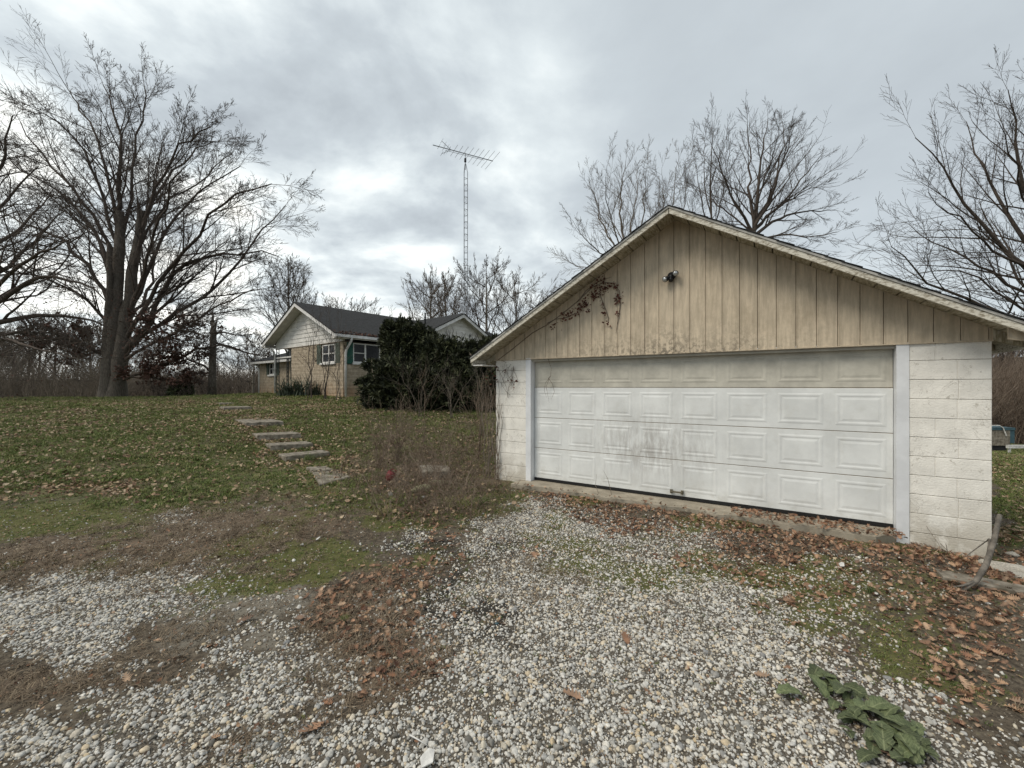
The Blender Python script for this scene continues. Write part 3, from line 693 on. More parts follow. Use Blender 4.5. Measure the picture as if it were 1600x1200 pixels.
def make_tree(name, label, cat, trunk, limbs, spec, seed, mb_, mt_, rmin=.008, group=None, leaves=None, loc=None, tsides=14):
    """trunk: list of (P(K,3), r0, r1); limbs: list of same; all coordinates relative to loc"""
    r = np.random.default_rng(seed); t = thing(name, label, cat, loc, 0, group)
    tv = []
    for pts, r0, r1 in trunk:
        P = resample(pts, 16); R = np.linspace(1, 0, 16)**.9*(r0-r1)+r1; R[0] *= 1.35; R[1] *= 1.12; P[1:] += r.normal(size=P[1:].shape)*r0*.06
        R = R*(1+r.normal(size=16)*.04)
        tv.append(tubes(P[None], R[None], tsides))
    V, Fq = join(tv); link('trunk', mesh_from('trunk', V, Fq, True), mb_, t)
    lp = []; lr = []
    for pts, r0, r1 in limbs:
        P = resample(pts, 12); L_ = np.linalg.norm(P[-1]-P[0]); P[1:-1] += r.normal(size=P[1:-1].shape)*L_*.008; lp.append(P); lr.append(np.linspace(r0, r1, 12))
    LP = np.array(lp); LR = np.array(lr)
    res = crown_levels(LP, LR, spec, r, rmin)
    V, Fq = join([tubes(LP, LR, 8)]+[tubes(p, q, s) for p, q, s in res])
    o = link('crown', mesh_from('crown', V, Fq, True), mt_, t)
    if leaves:
        src = np.concatenate([p[:, 1:].reshape(-1, 3) for p, q, s in res[1:]]); m = leaves(src); src = src[m]
        k = r.integers(0, len(src), min(leaves.n, len(src)*3)); leaf_cloud('clinging_leaves', src[k]+r.normal(size=(len(k), 3))*.06, leaves.size, r, m_leafdk, t)
    return t
def leaf_cloud(name, pts, size, r, mat, parent, **kw):
    n = len(pts); a = r.normal(size=(n,3)); a /= np.linalg.norm(a, axis=1, keepdims=True); b = np.cross(a, r.normal(size=(n,3))); b /= np.linalg.norm(b, axis=1, keepdims=True)+1e-9
    c = np.cross(a, b)
    s = size*r.uniform(.6,1.3,(n,1)); V = np.stack([pts, pts+a*s*.5+b*s*.35, pts+a*s+c*s*.12, pts+a*s*.5-b*s*.35+c*s*.1], 1).reshape(-1, 3)
    return link(name, mesh_from(name, V, np.arange(4*n).reshape(-1, 4)), mat, parent, kind='stuff', **kw)

def big_tree():
    Dp = 27.; px0 = 180; bx, by = (px0-800)/F*Dp, Dp; bz = g1(bx, by)-.15
    r = random.Random(11)
    def path(pp, dep):
        out = []; n = len(pp)
        for i, (x, y) in enumerate(pp):
            d = Dp+dep*(i/(n-1))**1.3; v = at(x, y, d); out.append((v.x-bx, v.y-by, v.z-bz))
        return out
    T = [(path([(171,626),(172,590),(175,540),(181,470),(186,400),(188,330)], 0), .48, .22),
         (path([(181,626),(183,590),(190,540),(202,470),(211,400),(222,330)], .3), .46, .19),
         (path([(166,626),(165,580),(167,520),(172,450),(170,380)], -.6), .26, .12)]
    Lm = [([(188,350),(186,280),(190,200),(178,130),(160,95)], 1, .26), ([(186,380),(204,290),(212,210),(232,140),(228,96)], 2, .2),
          ([(212,400),(232,300),(262,230),(305,180),(340,165)], -2, .22), ([(222,340),(252,270),(300,215),(345,190)], 3, .18),
          ([(206,470),(240,390),(290,300),(350,250),(388,232)], 1, .22), ([(200,520),(252,440),(310,345),(380,270),(440,262)], -3, .24),
          ([(196,545),(250,480),(272,412),(330,385),(400,372),(452,385)], 0, .34), ([(205,540),(262,492),(330,455),(380,405),(420,345),(462,300)], 2.5, .26),
          ([(196,560),(250,520),(320,490),(370,450),(410,440)], -3, .17), ([(182,440),(162,370),(118,290),(60,235),(5,190)], -1, .24),
          ([(180,400),(150,320),(100,240),(48,180),(22,120)], 2, .22), ([(184,420),(168,310),(140,220),(95,130),(60,105)], -2, .22),
          ([(186,360),(172,270),(150,180),(112,110),(105,88)], 4, .2), ([(172,470),(138,400),(80,330),(20,300),(-40,290)], 1, .24),
          ([(170,500),(130,450),(70,410),(10,390)], -3, .18), ([(195,592),(240,580),(290,552),(335,532),(380,540),(420,552)], -.5, .22),
          ([(192,588),(235,588),(280,596),(322,606)], -1.5, .12), ([(178,560),(130,530),(80,515),(20,520)], -2, .17), ([(205,480),(225,420),(240,350),(262,290),(290,240)], -4, .2),
          ([(212,380),(235,330),(275,280),(320,260),(375,210)], 5, .16), ([(190,560),(215,520),(250,500),(300,505),(330,520)], -3, .12), ([(200,500),(222,470),(238,440),(244,380),(236,300)], 5, .2)]
    limbs = [(path([(180+(a-180)*.94, 600+(b-600)*(.925-.07*max(0, min(1, (140-a)/80)))) for a, b in p], d*1.3), r0*.58, .028) for p, d, r0 in Lm]
    spec = [(13,.58,.30,.08,8,.12,.06,6), (8,.62,.40,.10,6,.10,.09,4), (6,.65,.42,.15,4,.08,.12,3), (4,.65,.45,.2,3,.06,.15,3)]
    class LV:
        n = 5200; size = .17
        def __call__(s, P):
            w = P[:, 2]; x = P[:, 0]; return (w < 5.2) & (w > 1.0) & (x > -2.5) & (x < 6.5)
    make_tree('oak_tree', 'huge bare oak with many thick stems left of the house, rusty leaves low down', 'tree', T, limbs, spec, 4, m_bark, m_twig, .0085, leaves=LV(), loc=(bx, by, bz))
big_tree()

def gen_tree(name, label, px, pyb, d, H, W, seed, nl=12, lean=0, style='vase', rmin=.0065, mt=None, mb_=None, group=None, spec=None, tr=.22, t0=.25, zb=None):
    x, y = (px-800)/F*d, d; z = (zb if zb is not None else g1(x, y))-.1; r = np.random.default_rng(seed)
    T = [([(0,0,0),(lean*.2,0,H*.3),(lean*.5,0,H*.6),(lean*.8,.0,H*.9)], tr, tr*.12)]
    limbs = []
    for i in range(nl):
        f = t0+(.86-t0)*(i+r.random())/nl; a = i*2.4+r.uniform(-.5,.5); s0 = np.array([lean*f, 0, H*f])
        if style == 'vase': out = W*.5*(1-(f-t0)*.75)*r.uniform(.45,1.05); up = (H*1.0-s0[2])*math.sqrt(max(.08, 1-(.9*out/(W*.5))**2))*r.uniform(.8,1.0)
        else: out = W*.5*r.uniform(.6,1.05)*math.sin(math.pi*min(1,(f-t0)/(1-t0)*.6+.30)); up = max(out*.45, (H-s0[2])*r.uniform(.45,.95)*math.sqrt(max(.1,1-(.85*out/(W*.5))**2)))
        dr = np.array([math.cos(a), math.sin(a), 0])
        limbs.append(([s0, s0+dr*out*.4+[0,0,up*.22], s0+dr*out*.75+[0,0,up*.58], s0+dr*out+[0,0,up]], tr*.4*(1-f*.6), tr*.06))
    limbs.append(([(lean*.8,0,H*.88),(lean*.85,.1,H*.93),(lean*.9,0,H*.97),(lean,0,H)], tr*.14, tr*.06))
    spec = spec or [(9,.56,.36,.12,6,.2,.07,4),(7,.58,.40,.12,4,.18,.09,3),(5,.6,.42,.15,4,.12,.12,3)]
    return make_tree(name, label, 'tree', T, limbs, spec, seed, mb_ or m_barkg, mt or m_twigl, rmin, group, None, (x, y, z), 8)
def fan_tree(name, label, px0, dd, seed, trunk, tr, Lm, spec, mt, rmin):
    bx, by = (px0-800)/F*dd, dd; bz = g1(bx, by)-.15
    def path(pp, dep):
        n = len(pp); return [tuple(np.array(at(a, b, dd+dep*1.6*(i/(n-1))**1.3))-np.array([bx, by, bz])) for i, (a, b) in enumerate(pp)]
    return make_tree(name, label, 'tree', [(path(trunk, 0), tr, tr*.35)], [(path(p, d), r0, r0*.13) for p, d, r0 in Lm], spec, seed, m_barkg if mt is m_twigl else m_bark, mt, rmin, None, None, (bx, by, bz), 9)
def trees():
    # behind the garage
    SP = [(10,.55,.34,.08,7,.20,.06,5),(7,.58,.40,.10,5,.18,.09,3),(6,.6,.42,.15,4,.12,.12,3)]
    fan_tree('maple_tree', 'tall bare tree with round crown rising behind the right slope of the garage roof', 1176, 24., 21, [(1176,640),(1175,500),(1176,400),(1180,350)], .24,
        [([(1179,360),(1184,300),(1190,240),(1200,185)],0,.11),([(1178,360),(1170,300),(1172,240),(1168,190)],1,.09),([(1178,355),(1200,320),(1222,260),(1240,200)],-1,.10),([(1176,370),(1205,348),(1245,330),(1305,328)],.5,.10),
         ([(1177,365),(1150,320),(1128,270),(1110,222)],-.5,.09),([(1178,360),(1215,325),(1255,275),(1285,240)],1.5,.09),([(1177,375),(1225,365),(1270,372),(1310,362)],-1.5,.07),([(1179,350),(1210,290),(1225,230),(1222,190)],2,.07),
         ([(1177,365),(1140,335),(1110,310),(1085,290)],1.5,.06),([(1178,350),(1190,290),(1212,240),(1215,195)],-2,.06),([(1177,380),(1230,390),(1270,410),(1300,420)],0,.05),([(1178,358),(1232,310),(1270,292),(1312,290)],-1,.06)], SP, m_twig, .0065)
    fan_tree('maple_tree', 'slender bare tree just left of the round-crowned one behind the garage peak', 1114, 27., 22, [(1114,640),(1114,480),(1112,360),(1110,290)], .14,
        [([(1111,330),(1110,270),(1112,220),(1113,190)],0,.06),([(1112,380),(1098,330),(1090,280),(1084,240)],.5,.05),([(1112,370),(1126,320),(1134,270),(1140,225)],-.5,.05),([(1113,420),(1086,370),(1074,320),(1070,290)],1,.04),([(1113,410),(1140,370),(1150,330),(1152,290)],-1,.04),([(1112,340),(1100,290),(1102,240),(1100,205)],1,.04)], SP[:], m_twig, .0065)
    fan_tree('maple_tree', 'bare upright tree directly behind the garage ridge, shorter than its neighbour', 1052, 28., 23, [(1052,640),(1052,480),(1054,380),(1055,330)], .13,
        [([(1054,380),(1052,320),(1056,270),(1060,240)],0,.05),([(1053,400),(1040,350),(1036,300),(1034,262)],.5,.05),([(1053,390),(1066,340),(1074,290),(1080,252)],-.5,.05),([(1053,420),(1030,380),(1018,340),(1012,300)],1,.04)], SP, m_twigl, .0065)
    fan_tree('maple_tree', 'bare many-stemmed tree left of the garage peak with pale twigs', 990, 25., 24, [(996,640),(992,500),(985,420),(978,380)], .19,
        [([(980,400),(968,340),(972,290),(978,250)],0,.08),([(984,420),(950,370),(930,320),(925,280)],1,.07),([(986,430),(1000,370),(1008,310),(1010,265)],-1,.07),([(984,425),(940,395),(908,370),(895,345)],-.5,.06),([(985,430),(955,350),(945,300),(948,262)],-1.5,.06),([(986,440),(930,420),(900,415),(880,405)],1,.05),([(984,415),(985,350),(995,300),(998,262)],1.5,.06),([(986,445),(945,440),(915,450),(893,448)],0,.04),([(984,425),(1020,380),(1030,330),(1032,300)],0,.05)], SP, m_twigl, .0065)
    gen_tree('maple_tree', 'small bare treetop low above the right garage roof slope', 1338, 600, 30, 9.4, 4.5, 25, 9, 0, tr=.15)
    # right edge, nearer
    fan_tree('walnut_tree', 'bare spreading tree at the right edge beyond the garage', 1668, 17., 31, [(1672,660),(1668,520),(1660,400),(1655,300)], .26,
        [([(1664,480),(1600,430),(1520,330),(1470,260),(1430,215)],0,.11),([(1662,440),(1590,370),(1540,270),(1510,190)],1,.10),([(1660,400),(1600,300),(1580,200),(1575,140)],-.5,.10),([(1666,520),(1590,500),(1500,470),(1430,420),(1392,385)],-.8,.10),([(1664,500),(1560,430),(1480,390),(1420,350)],1,.08),
         ([(1666,530),(1600,490),(1540,440),(1480,410),(1400,440)],.5,.06),([(1657,320),(1640,230),(1620,160),(1615,110)],0,.10),([(1662,450),(1560,400),(1500,340),(1450,300)],-1.2,.07),([(1664,520),(1600,450),(1560,380),(1530,310)],1.8,.07),([(1658,330),(1700,250),(1740,180)],0,.09),([(1660,420),(1730,340),(1800,290)],0,.09),([(1666,540),(1610,520),(1560,505),(1500,500)],-.4,.05),([(1662,460),(1610,350),(1590,260),(1560,190)],-1.6,.07)],
        [(11,.6,.32,.08,8,.15,.06,5),(7,.6,.42,.10,5,.15,.09,3),(6,.6,.44,.15,4,.1,.12,3)], m_twig, .0055)
    # round the house and antenna
    rows = [(455,30,10.4,4.6,'tall thin bare tree behind the house gable'),(492,36,9.3,8,'bare spreading tree above the front of the dark house roof'),(545,36,8.8,8,'bare tree leaning over the middle of the dark roof'),
            (590,40,8.2,7,'low bare tree above the right part of the long roof ridge'),(672,30,9.2,5.4,'thin forked bare tree left of the antenna tower'),(640,44,8.6,7,'faint bare tree behind the valley of the house roof'),
            (705,34,10.4,6,'bare tree directly behind the antenna tower'),(760,32,11.2,7.5,'dense bare tree just right of the antenna tower'),(815,36,11.2,8,'bare tree halfway between antenna tower and garage'),(862,40,10.6,7,'bare tree beside the left slope of the garage roof')]
    sp = [(9,.58,.34,.12,6,.2,.07,4),(6,.6,.42,.12,4,.18,.09,3),(5,.6,.42,.15,3,.12,.12,3)]
    for i, (px, d, H, W, lab) in enumerate(rows):
        gen_tree('bare_tree', lab, px, 600, d, H*.96, W*1.1, 40+i, 14, random.uniform(-.8,.8), 'vase', .009, m_twig if i % 2 else m_twigl, m_barkg, 'bare trees behind the house', sp, .17, .2)
trees()
def left_tree():
    d = 19.; x, y = (-60-800)/F*d, d; z = g1(x, y)-.1; r = np.random.default_rng(77)
    def pth(pp, dep):
        return [tuple(np.array(at(a, b, d+dep*(i/(len(pp)-1))))-np.array([x, y, z])) for i, (a, b) in enumerate(pp)]
    T = [(pth([(-60,640),(-62,540),(-55,430),(-40,330)], 0), .35, .2)]
    Lm = [([(-55,430),(-20,360),(20,300),(60,260)], 1, .12), ([(-58,500),(0,470),(70,430),(130,440),(165,470)], -1.5, .14), ([(-58,520),(10,500),(90,492),(150,500),(185,520)], 1.5, .16),
          ([(-50,380),(-10,280),(10,220),(20,180)], -1, .12), ([(-58,460),(10,420),(60,370),(100,330)], 2, .12), ([(-58,540),(0,530),(60,545),(120,560)], -2, .1), ([(-56,470),(0,450),(40,400),(120,370)], -2.5, .12), ([(-50,400),(0,380),(50,340),(80,300)],3,.1),
          ([(-58,550),(20,515),(80,520),(140,540)], 3, .1)]
    spec = [(11,.8,.42,.15,7,.05,.16,5), (7,.8,.5,.15,5,.0,.2,3), (5,.75,.55,.2,3,0,.22,3)]
    class LV:
        n = 500; size = .09
        def __call__(s, P): return P[:, 2] < 6
    make_tree('oak_tree', 'dark tangled bare tree reaching in from the left edge', 'tree', T, [(pth(p, q), a, .02) for p, q, a in Lm], spec, 5, m_barkr, m_twig, .0075, leaves=LV(), loc=(x, y, z))
    # shattered trunk
    d = 27.; p = at(331, 622, d); gz = g1(p.x, p.y)
    t = thing('broken_tree', 'broken dead tree trunk with a splintered top between the oak and the house', 'tree', (p.x, p.y, gz-.1))
    mb = MB(); mb.tube([(0,0,0),(.02,0,1.2),(.05,0,2.6),(.1,0,4.2),(.12,0,4.9)], [.26,.22,.2,.18,.13], 9)
    mb.tube([(.02,0,4.8),(.06,.02,5.3),(.05,0,5.75)], [.11,.06,.012], 6).tube([(.2,0,4.5),(.3,.02,4.95),(.42,0,5.25)], [.07,.05,.01], 5).tube([(-.05,0,4.7),(-.08,0,5.1)], [.06,.01], 5)
    mb.build('trunk', m_barkg, t, True)
    P = np.array([resample([(.1,0,3.6),(1.0,.2,3.4),(2.2,.4,2.9),(3.4,.2,2.8)], 12), resample([(.1,0,4.1),(.9,-.3,4.3),(1.8,-.4,4.0),(2.8,-.3,4.1)], 12), resample([(.0,0,1.6),(-.6,.1,2.2),(-1.5,0,2.4),(-2.2,.3,3.1)], 12)])
    R = np.tile(np.linspace(.075,.02,12), (3,1)); lv = crown_levels(P, R, [(7,.8,.4,.2,5,.1,.15,4),(5,.8,.5,.2,4,.1,.2,3),(4,.8,.5,.2,3,0,.2,3)], r, .009)
    V, Fq = join([tubes(P, R, 6)]+[tubes(a, b, c) for a, b, c in lv]); link('crown', mesh_from('crown', V, Fq, True), m_twig, t)
left_tree()

# woods further off: individual small bare trees (shared meshes) plus a thicket mass
def woods():
    protos = []
    for k in range(4):
        protos.append(gen_tree('woodland_tree', 'slim bare tree in the dense woods', [60,120,395,238][k], 0, [40,46,44,60][k], [8.2,7.2,7.2,7.5][k], [4.2,3.6,4.6,4.6][k], 90+k, 9, .3, 'vase', .014, m_twig if k < 2 else m_twigl, m_barkr if k < 2 else m_barkg, 'woodland trees beyond the lawn', [(6,.6,.45,.15,5,.35,.1,3),(5,.6,.5,.15,4,.3,.12,3),(4,.6,.55,.2,3,.2,.14,3)], .13, .15))
    labs = ['slim bare tree at the left edge of the picture beyond the lawn', 'slim bare tree a short way right of the left edge beyond the lawn', 'slim bare tree right of the broken trunk, beside the house wing', 'slim bare tree far off just right of the big oak']
    for p, l in zip(protos, labs): p['label'] = l
    r = random.Random(8)
    spots = []
    for i in range(20): spots.append((r.uniform(-60,165), r.uniform(34,60), 'L'))
    for i in range(9): spots.append((r.uniform(205,440), r.uniform(50,90), 'M'))
    for i in range(10): spots.append((r.uniform(1500,1720), r.uniform(34,70), 'R'))
    for i in range(10): spots.append((r.uniform(440,900), r.uniform(48,75), 'H'))
    txt = {'L': 'one of the bare trees in the dark wood left of the oak', 'M': 'one of the far bare trees seen between the oak and the house', 'R': 'one of the bare trees on the wooded slope right of the garage', 'H': 'one of the far bare trees above the house roof'}
    for i, (px, d, z) in enumerate(spots):
        x, y = (px-800)/F*d, d; s = r.uniform(.75,1.2)
        copy_thing(protos[i % 4], txt[z], (x, y, g1(x, y)-.1), r.uniform(0,6.28), (s*1.1, s*1.1, s), {'L':'bare trees in the left wood','M':'far bare trees between oak and house','R':'bare trees on the right slope','H':'far bare trees above the house'}[z])
    rn = np.random.default_rng(3)
    def thicket(nm, lab, n, pxr, dr, hh, mat, rad=.012):
        px = rn.uniform(*pxr, n); d = rn.uniform(*dr, n); x = (px-800)/F*d; y = d; z = gh(x, y)-.05
        H = hh*rn.uniform(.35,1.1,n); a = rn.uniform(0,2*np.pi,n); ln = rn.uniform(.05,.55,n)*H
        P = np.empty((n,5,3))
        for k in range(5):
            f = k/4; P[:, k, 0] = x+np.cos(a)*ln*f**1.5; P[:, k, 1] = y+np.sin(a)*ln*f**1.5; P[:, k, 2] = z+H*f
        P[:, 1:] += rn.normal(size=(n,4,3))*.08
        R = rad*np.linspace(1.4,.5,5)[None]*rn.uniform(.6,1.6,(n,1))
        q, s = grow(P, R, 5, .8, .38, .25, 3, .2, .1, rn, rmin=rad*.5)
        V, Fq = join([tubes(P, R, 3), tubes(q, s, 3)]); link(nm, mesh_from(nm, V, Fq), mat, None, label=lab, cat='thicket', kind='stuff')
    thicket('thicket', 'brown tangled brush filling the wood left of the oak', 2600, (-160,200), (30,52), 3.4, m_twigl, .014)
    thicket('thicket', 'grey brown brush far off between the oak and the house', 3600, (150,460), (55,85), 4.0, m_twigl, .028)
    thicket('thicket', 'brown brush on the slope beyond the right side of the garage', 4200, (1480,1760), (24,50), 4.6, m_weed, .018)
    thicket('thicket', 'low brush behind the house and the garage', 2200, (440,1000), (40,60), 3.0, m_twigl, .025)
    # distant pale houses
    for i, (px, py, w, lab) in enumerate(((214,612,1.9,'tiny distant white house left in the gap right of the oak'),(229,611,2.6,'tiny distant white house right in the gap right of the oak'),(136,611,2.6,'tiny distant pale house seen through the left wood'))):
        d = 95.; p = at(px, py, d); t = thing('distant_house', lab, 'house', (p.x, p.y, p.z-.9), .3, 'distant houses beyond the trees')
        MB().box(-w/2, w/2, 0, 2, -2.5, 1.0).build('wall', m_paper, t); MB().prism([(-w/2-.2,1.0),(w/2+.2,1.0),(0,1.8)], -.2, 2.2).build('roof', m_galv, t)
        MB().box(-.3, .3, -.02, .02, .1, .7).build('window', m_dark, t)
woods()

# ------------------------------------------------------------------ house
def build_house():
    r = random.Random(5)
    h = thing('house', 'low buff stone ranch house with white gables, dark roof and green shutters', 'house', (HO[0], HO[1], 0), HANG)
    G0 = 1.0; WT = 3.6; RP = 5.64; SLP = .471; E0 = -.4; E1 = 7.12; RM = (E0+E1)/2; QL = 13.0
    rl = lambda p, d=0: RP-SLP*abs(p-RM)-d
    # stone courses as real blocks, joined per wall (each well under ten pixels)
    def courses(nm, face, a0, a1, z0, z1, holes=()):
        mb = MB(); z = z0; k = 0
        while z < z1-.03:
            hgt = [.10,.062,.13,.062][k % 4]; zt = min(z+hgt, z1); a = a0-r.uniform(0,.3)
            while a < a1:
                L_ = r.uniform(.25,.75); b = min(a+L_, a1); aa = max(a, a0)
                if b-aa > .03 and not any(h0 < b and aa < h1 and y0 < zt and z < y1 for h0, h1, y0, y1 in holes):
                    o = r.uniform(0,.012)
                    if face == 'g': mb.box(-.02-o, .03, aa+.005, b-.005, z+.006, zt-.004)
                    elif face == 'w': mb.box(1.2-.02-o, 1.23, aa+.005, b-.005, z+.006, zt-.004)
                    else: mb.box(aa+.005, b-.005, -.02-o, .03, z+.006, zt-.004)
                a = b
            z = zt; k += 1
        mb.build(nm, m_brick, h, kind='stuff')
    win_g = (.69, 1.83, 2.70, 3.53); win_l = (.44, 1.84, 2.68, 3.56); win_w = (9.64, 10.65, 2.33, 3.05)
    courses('stone_facing', 'g', 0.0, 4.96, G0, WT, [win_g]); courses('stone_facing', 'l', 0.0, 2.6, G0, WT, [win_l]); courses('stone_facing', 'w', 7.0, 12.1, G0, 3.1, [win_w])
    # walls behind the facing, with the openings left out
    def wall_g(mb, x0, x1, a0, a1, z0, z1, hole):
        h0, h1, y0, y1 = hole
        mb.box(x0, x1, a0, h0, z0, z1).box(x0, x1, h1, a1, z0, z1).box(x0, x1, h0, h1, z0, y0).box(x0, x1, h0, h1, y1, z1)
    mb = MB(); wall_g(mb, .004, .2, 0.0, 4.96, G0-.4, WT, win_g); mb.build('wall', m_mortar, h)
    mb = MB(); a0, a1, y0, y1 = win_l; mb.box(.2, a0, .004, .2, G0-.4, WT).box(a1, 13, .004, .2, G0-.4, WT).box(a0, a1, .004, .2, G0-.4, y0).box(a0, a1, .004, .2, y1, WT); mb.build('wall', m_mortar, h)
    mb = MB(); wall_g(mb, 1.21, 1.4, 6.9, 12.08, G0-.4, 3.12, win_w); mb.build('wall', m_mortar, h)
    MB().box(1.45, 1.6, 4.96, 6.9, G0-.4, WT).box(.22, 1.4, 4.80, 4.95, G0-.4, WT).build('porch_wall', m_brick, h)
    MB().box(1.4, 7, 12.0, 12.08, G0-.4, 3.1).box(12.9, 13, .2, 6.8, G0-.4, WT).box(1.7, 13, 6.7, 6.85, G0-.4, WT).build('wall', m_brick, h)
    MB().box(1.0, 12.8, .9, 6.5, G0-.3, G0+.02).box(.9,1.0,.3,4.7,G0,3.5).box(.3,12,.9,1.0,G0,3.5).box(1.9,2,7,12,G0,3).build('dark_interior', m_dark, h)
    # porch: door, iron trellis posts, beam
    MB().box(1.40, 1.45, 5.5, 6.4, G0+.1, 3.1).build('door', m_dark, h)
    MB().box(-.02, .06, 4.98, 6.75, 3.10, 3.17).build('porch_beam', m_hfas, h)
    for p0, ww in ((6.45, .28), (5.35, .16), (4.99, .06)):
        mb = MB()
        for e in (0, ww): mb.box(-.02, .02, p0+e-.015, p0+e+.015, G0-.2, WT-.02)
        for k in range(12): z = G0+k*.21; mb.bar((0,p0,z), (0,p0+ww,z+.2), .014)
        mb.build('porch_post', m_iron, h)
    # gable siding (lap boards)
    z = WT; k = 0
    while z < RP-.15:
        zt = z+.205
        def half(zv): return max(0.02, (RP-.09-zv)/SLP)
        a0, a1 = max(0.0, RM-half(z)), min(6.78, RM+half(z)); b0, b1 = max(0.0, RM-half(zt)), min(6.78, RM+half(zt))
        MB().hexa([(-.045,a0,z),(-.045,a1,z),(.05,a1,z),(.05,a0,z),(-.022,b0,zt),(-.022,b1,zt),(.05,b1,zt),(.05,b0,zt)]).build('siding_board', m_wsid, h)
        z = zt
    MB().box(-.05,-.005, 0, 6.78, WT-.03, WT-.002).build('siding_trim', m_groove, h)
    # soffit and fascias of the main gable
    for sg in (-1, 1):
        e = E0 if sg < 0 else E1
        def q(d0, d1, x0, x1, nm, mt):
            MB().hexa([(x0,RM,RP-d1),(x1,RM,RP-d1),(x1,e,rl(e,d1)),(x0,e,rl(e,d1)),(x0,RM,RP-d0),(x1,RM,RP-d0),(x1,e,rl(e,d0)),(x0,e,rl(e,d0))] if sg > 0 else
                      [(x1,RM,RP-d1),(x0,RM,RP-d1),(x0,e,rl(e,d1)),(x1,e,rl(e,d1)),(x1,RM,RP-d0),(x0,RM,RP-d0),(x0,e,rl(e,d0)),(x1,e,rl(e,d0))]).build(nm, mt, h)
        q(.02, .20, -.60, -.575, 'rake_fascia', m_hfas); q(.10, .12, -.573, -.05, 'soffit', m_wsoff)
        q(-.03, .018, -.63, QL+.5, 'roof', m_shingle)
        e2 = e-sg*.02
        MB().box(-.57, QL+.45, min(e, e2), max(e, e2), rl(e,.20), rl(e,.03)).build('eave_fascia', m_hfas, h)
        w0, w1 = sorted((e-sg*.022, 0 if sg < 0 else 6.78))
        MB().box(-.57, -.05, w0, w1, rl(e,.20), rl(e,.185)).box(-.57,-.55,w0,w1,rl(e,.184),rl(e,.04)).build('eave_box', m_wsid, h)
    # gutter with leaves, downspouts
    mb = MB(); z = rl(E0, .03)
    mb.box(-.6, 2.7, E0-.12, E0-.11, z-.12, z).box(-.6, 2.7, E0-.11, E0-.005, z-.12, z-.11).build('gutter', m_hfas, h)
    rn = np.random.default_rng(9); n = 420; x = rn.uniform(-.6,2.9,n); yy = rn.uniform(-.12,.25,n)
    leaf_cloud('gutter_leaves', np.stack([x, E0+yy, z+.02+np.maximum(yy,0)*SLP+rn.uniform(0,.09,n)*(yy<.05)], 1), .10, rn, m_leafdk, h)
    MB().tube([(.1,E0-.07,z-.1),(.1,E0-.05,z-.24),(.06,-.12,z-.62),(.05,-.08,z-.75),(.05,-.08,G0+.1)], .05, 8).build('downspout', m_hfas, h, True)
    MB().tube([(-.35,6.6,3.62),(-.2,6.7,3.5),(-.06,6.80,3.3),(-.05,6.82,1.1)], .045, 8).build('downspout', m_hfas, h, True)
    MB().tube([(.9,12.35,3.05),(1.1,12.15,2.9),(1.15,12.12,2.7),(1.15,12.12,1.0)], .045, 8).build('downspout', m_hfas, h, True)
    # windows
    def win_on_g(x, w, mull, xo=-.015):
        a0, a1, z0, z1 = w; f = MB()
        f.box(x, x+.05, a0, a0+.05, z0, z1).box(x, x+.05, a1-.05, a1, z0, z1).box(x, x+.05, a0+.05, a1-.05, z0, z0+.05).box(x, x+.05, a0+.05, a1-.05, z1-.05, z1)
        for m_ in mull: f.box(x+.002, x+.048, m_-.035, m_+.035, z0+.05, z1-.05)
        zm = (z0+z1)/2; f.box(x+.006, x+.044, a0+.05, a1-.05, zm-.02, zm+.02)
        fr = f.build('window', m_wframe, h); MB().box(x+.028, x+.034, a0+.04, a1-.04, z0+.04, z1-.04).build('pane', m_glass, fr)
        MB().box(x-.09, x+.06, a0-.1, a1+.1, z0-.09, z0-.005).build('sill', m_wframe, fr)
    win_on_g(-.015, win_g, [1.25]); win_on_g(1.185, win_w, [10.15])
    MB().box(.1,.11,1.28,1.75,2.75,3.5).build('curtain', m_paper, h)
    a0, a1, z0, z1 = win_l; y = -.015; f = MB()
    f.box(a0, a0+.05, y, y+.05, z0, z1).box(a1-.05, a1, y, y+.05, z0, z1).box(a0+.05, a1-.05, y, y+.05, z0, z0+.05).box(a0+.05, a1-.05, y, y+.05, z1-.05, z1).box(1.02,1.10,y+.002,y+.048,z0+.05,z1-.05)
    f.box(a0+.05,1.02,y+.006,y+.044,(z0+z1)/2-.02,(z0+z1)/2+.015)
    fr = f.build('window', m_wframe, h); MB().box(a0+.04, a1-.04, y+.028, y+.034, z0+.04, z1-.04).build('pane', m_glass, fr); MB().box(a0-.06, a1+.08, y-.09, y+.06, z0-.09, z0-.005).build('sill', m_wframe, fr)
    def shutter(face, a, b, z0, z1, mt, lab):
        x = {'g': -.05, 'w': 1.15}.get(face, 0)
        if face == 'l': s = MB().box(a, b, -.055, -.022, z0, z1).build('shutter', mt, h, label=lab)
        else: s = MB().box(x, x+.028, a, b, z0, z1).build('shutter', mt, h, label=lab)
        mb = MB(); z = z0+.06
        while z < z1-.07:
            if face == 'l': mb.box(a+.04, b-.04, -.062, -.056, z, z+.026)
            else: mb.box(x-.007, x-.001, a+.04, b-.04, z, z+.026)
            z += .045
        mb.build('slats', mt, s, kind='stuff')
    shutter('g', .26, .62, 2.66, 3.55, m_greyg, 'faded green shutter'); shutter('g', 1.90, 2.30, 2.66, 3.55, m_greyg, 'faded green shutter')
    shutter('l', .12, .42, 2.62, 3.56, m_green, 'deep green shutter'); shutter('w', 9.3, 9.6, 2.3, 3.06, m_greyg, None); shutter('w', 10.7, 11.0, 2.3, 3.06, m_greyg, None)
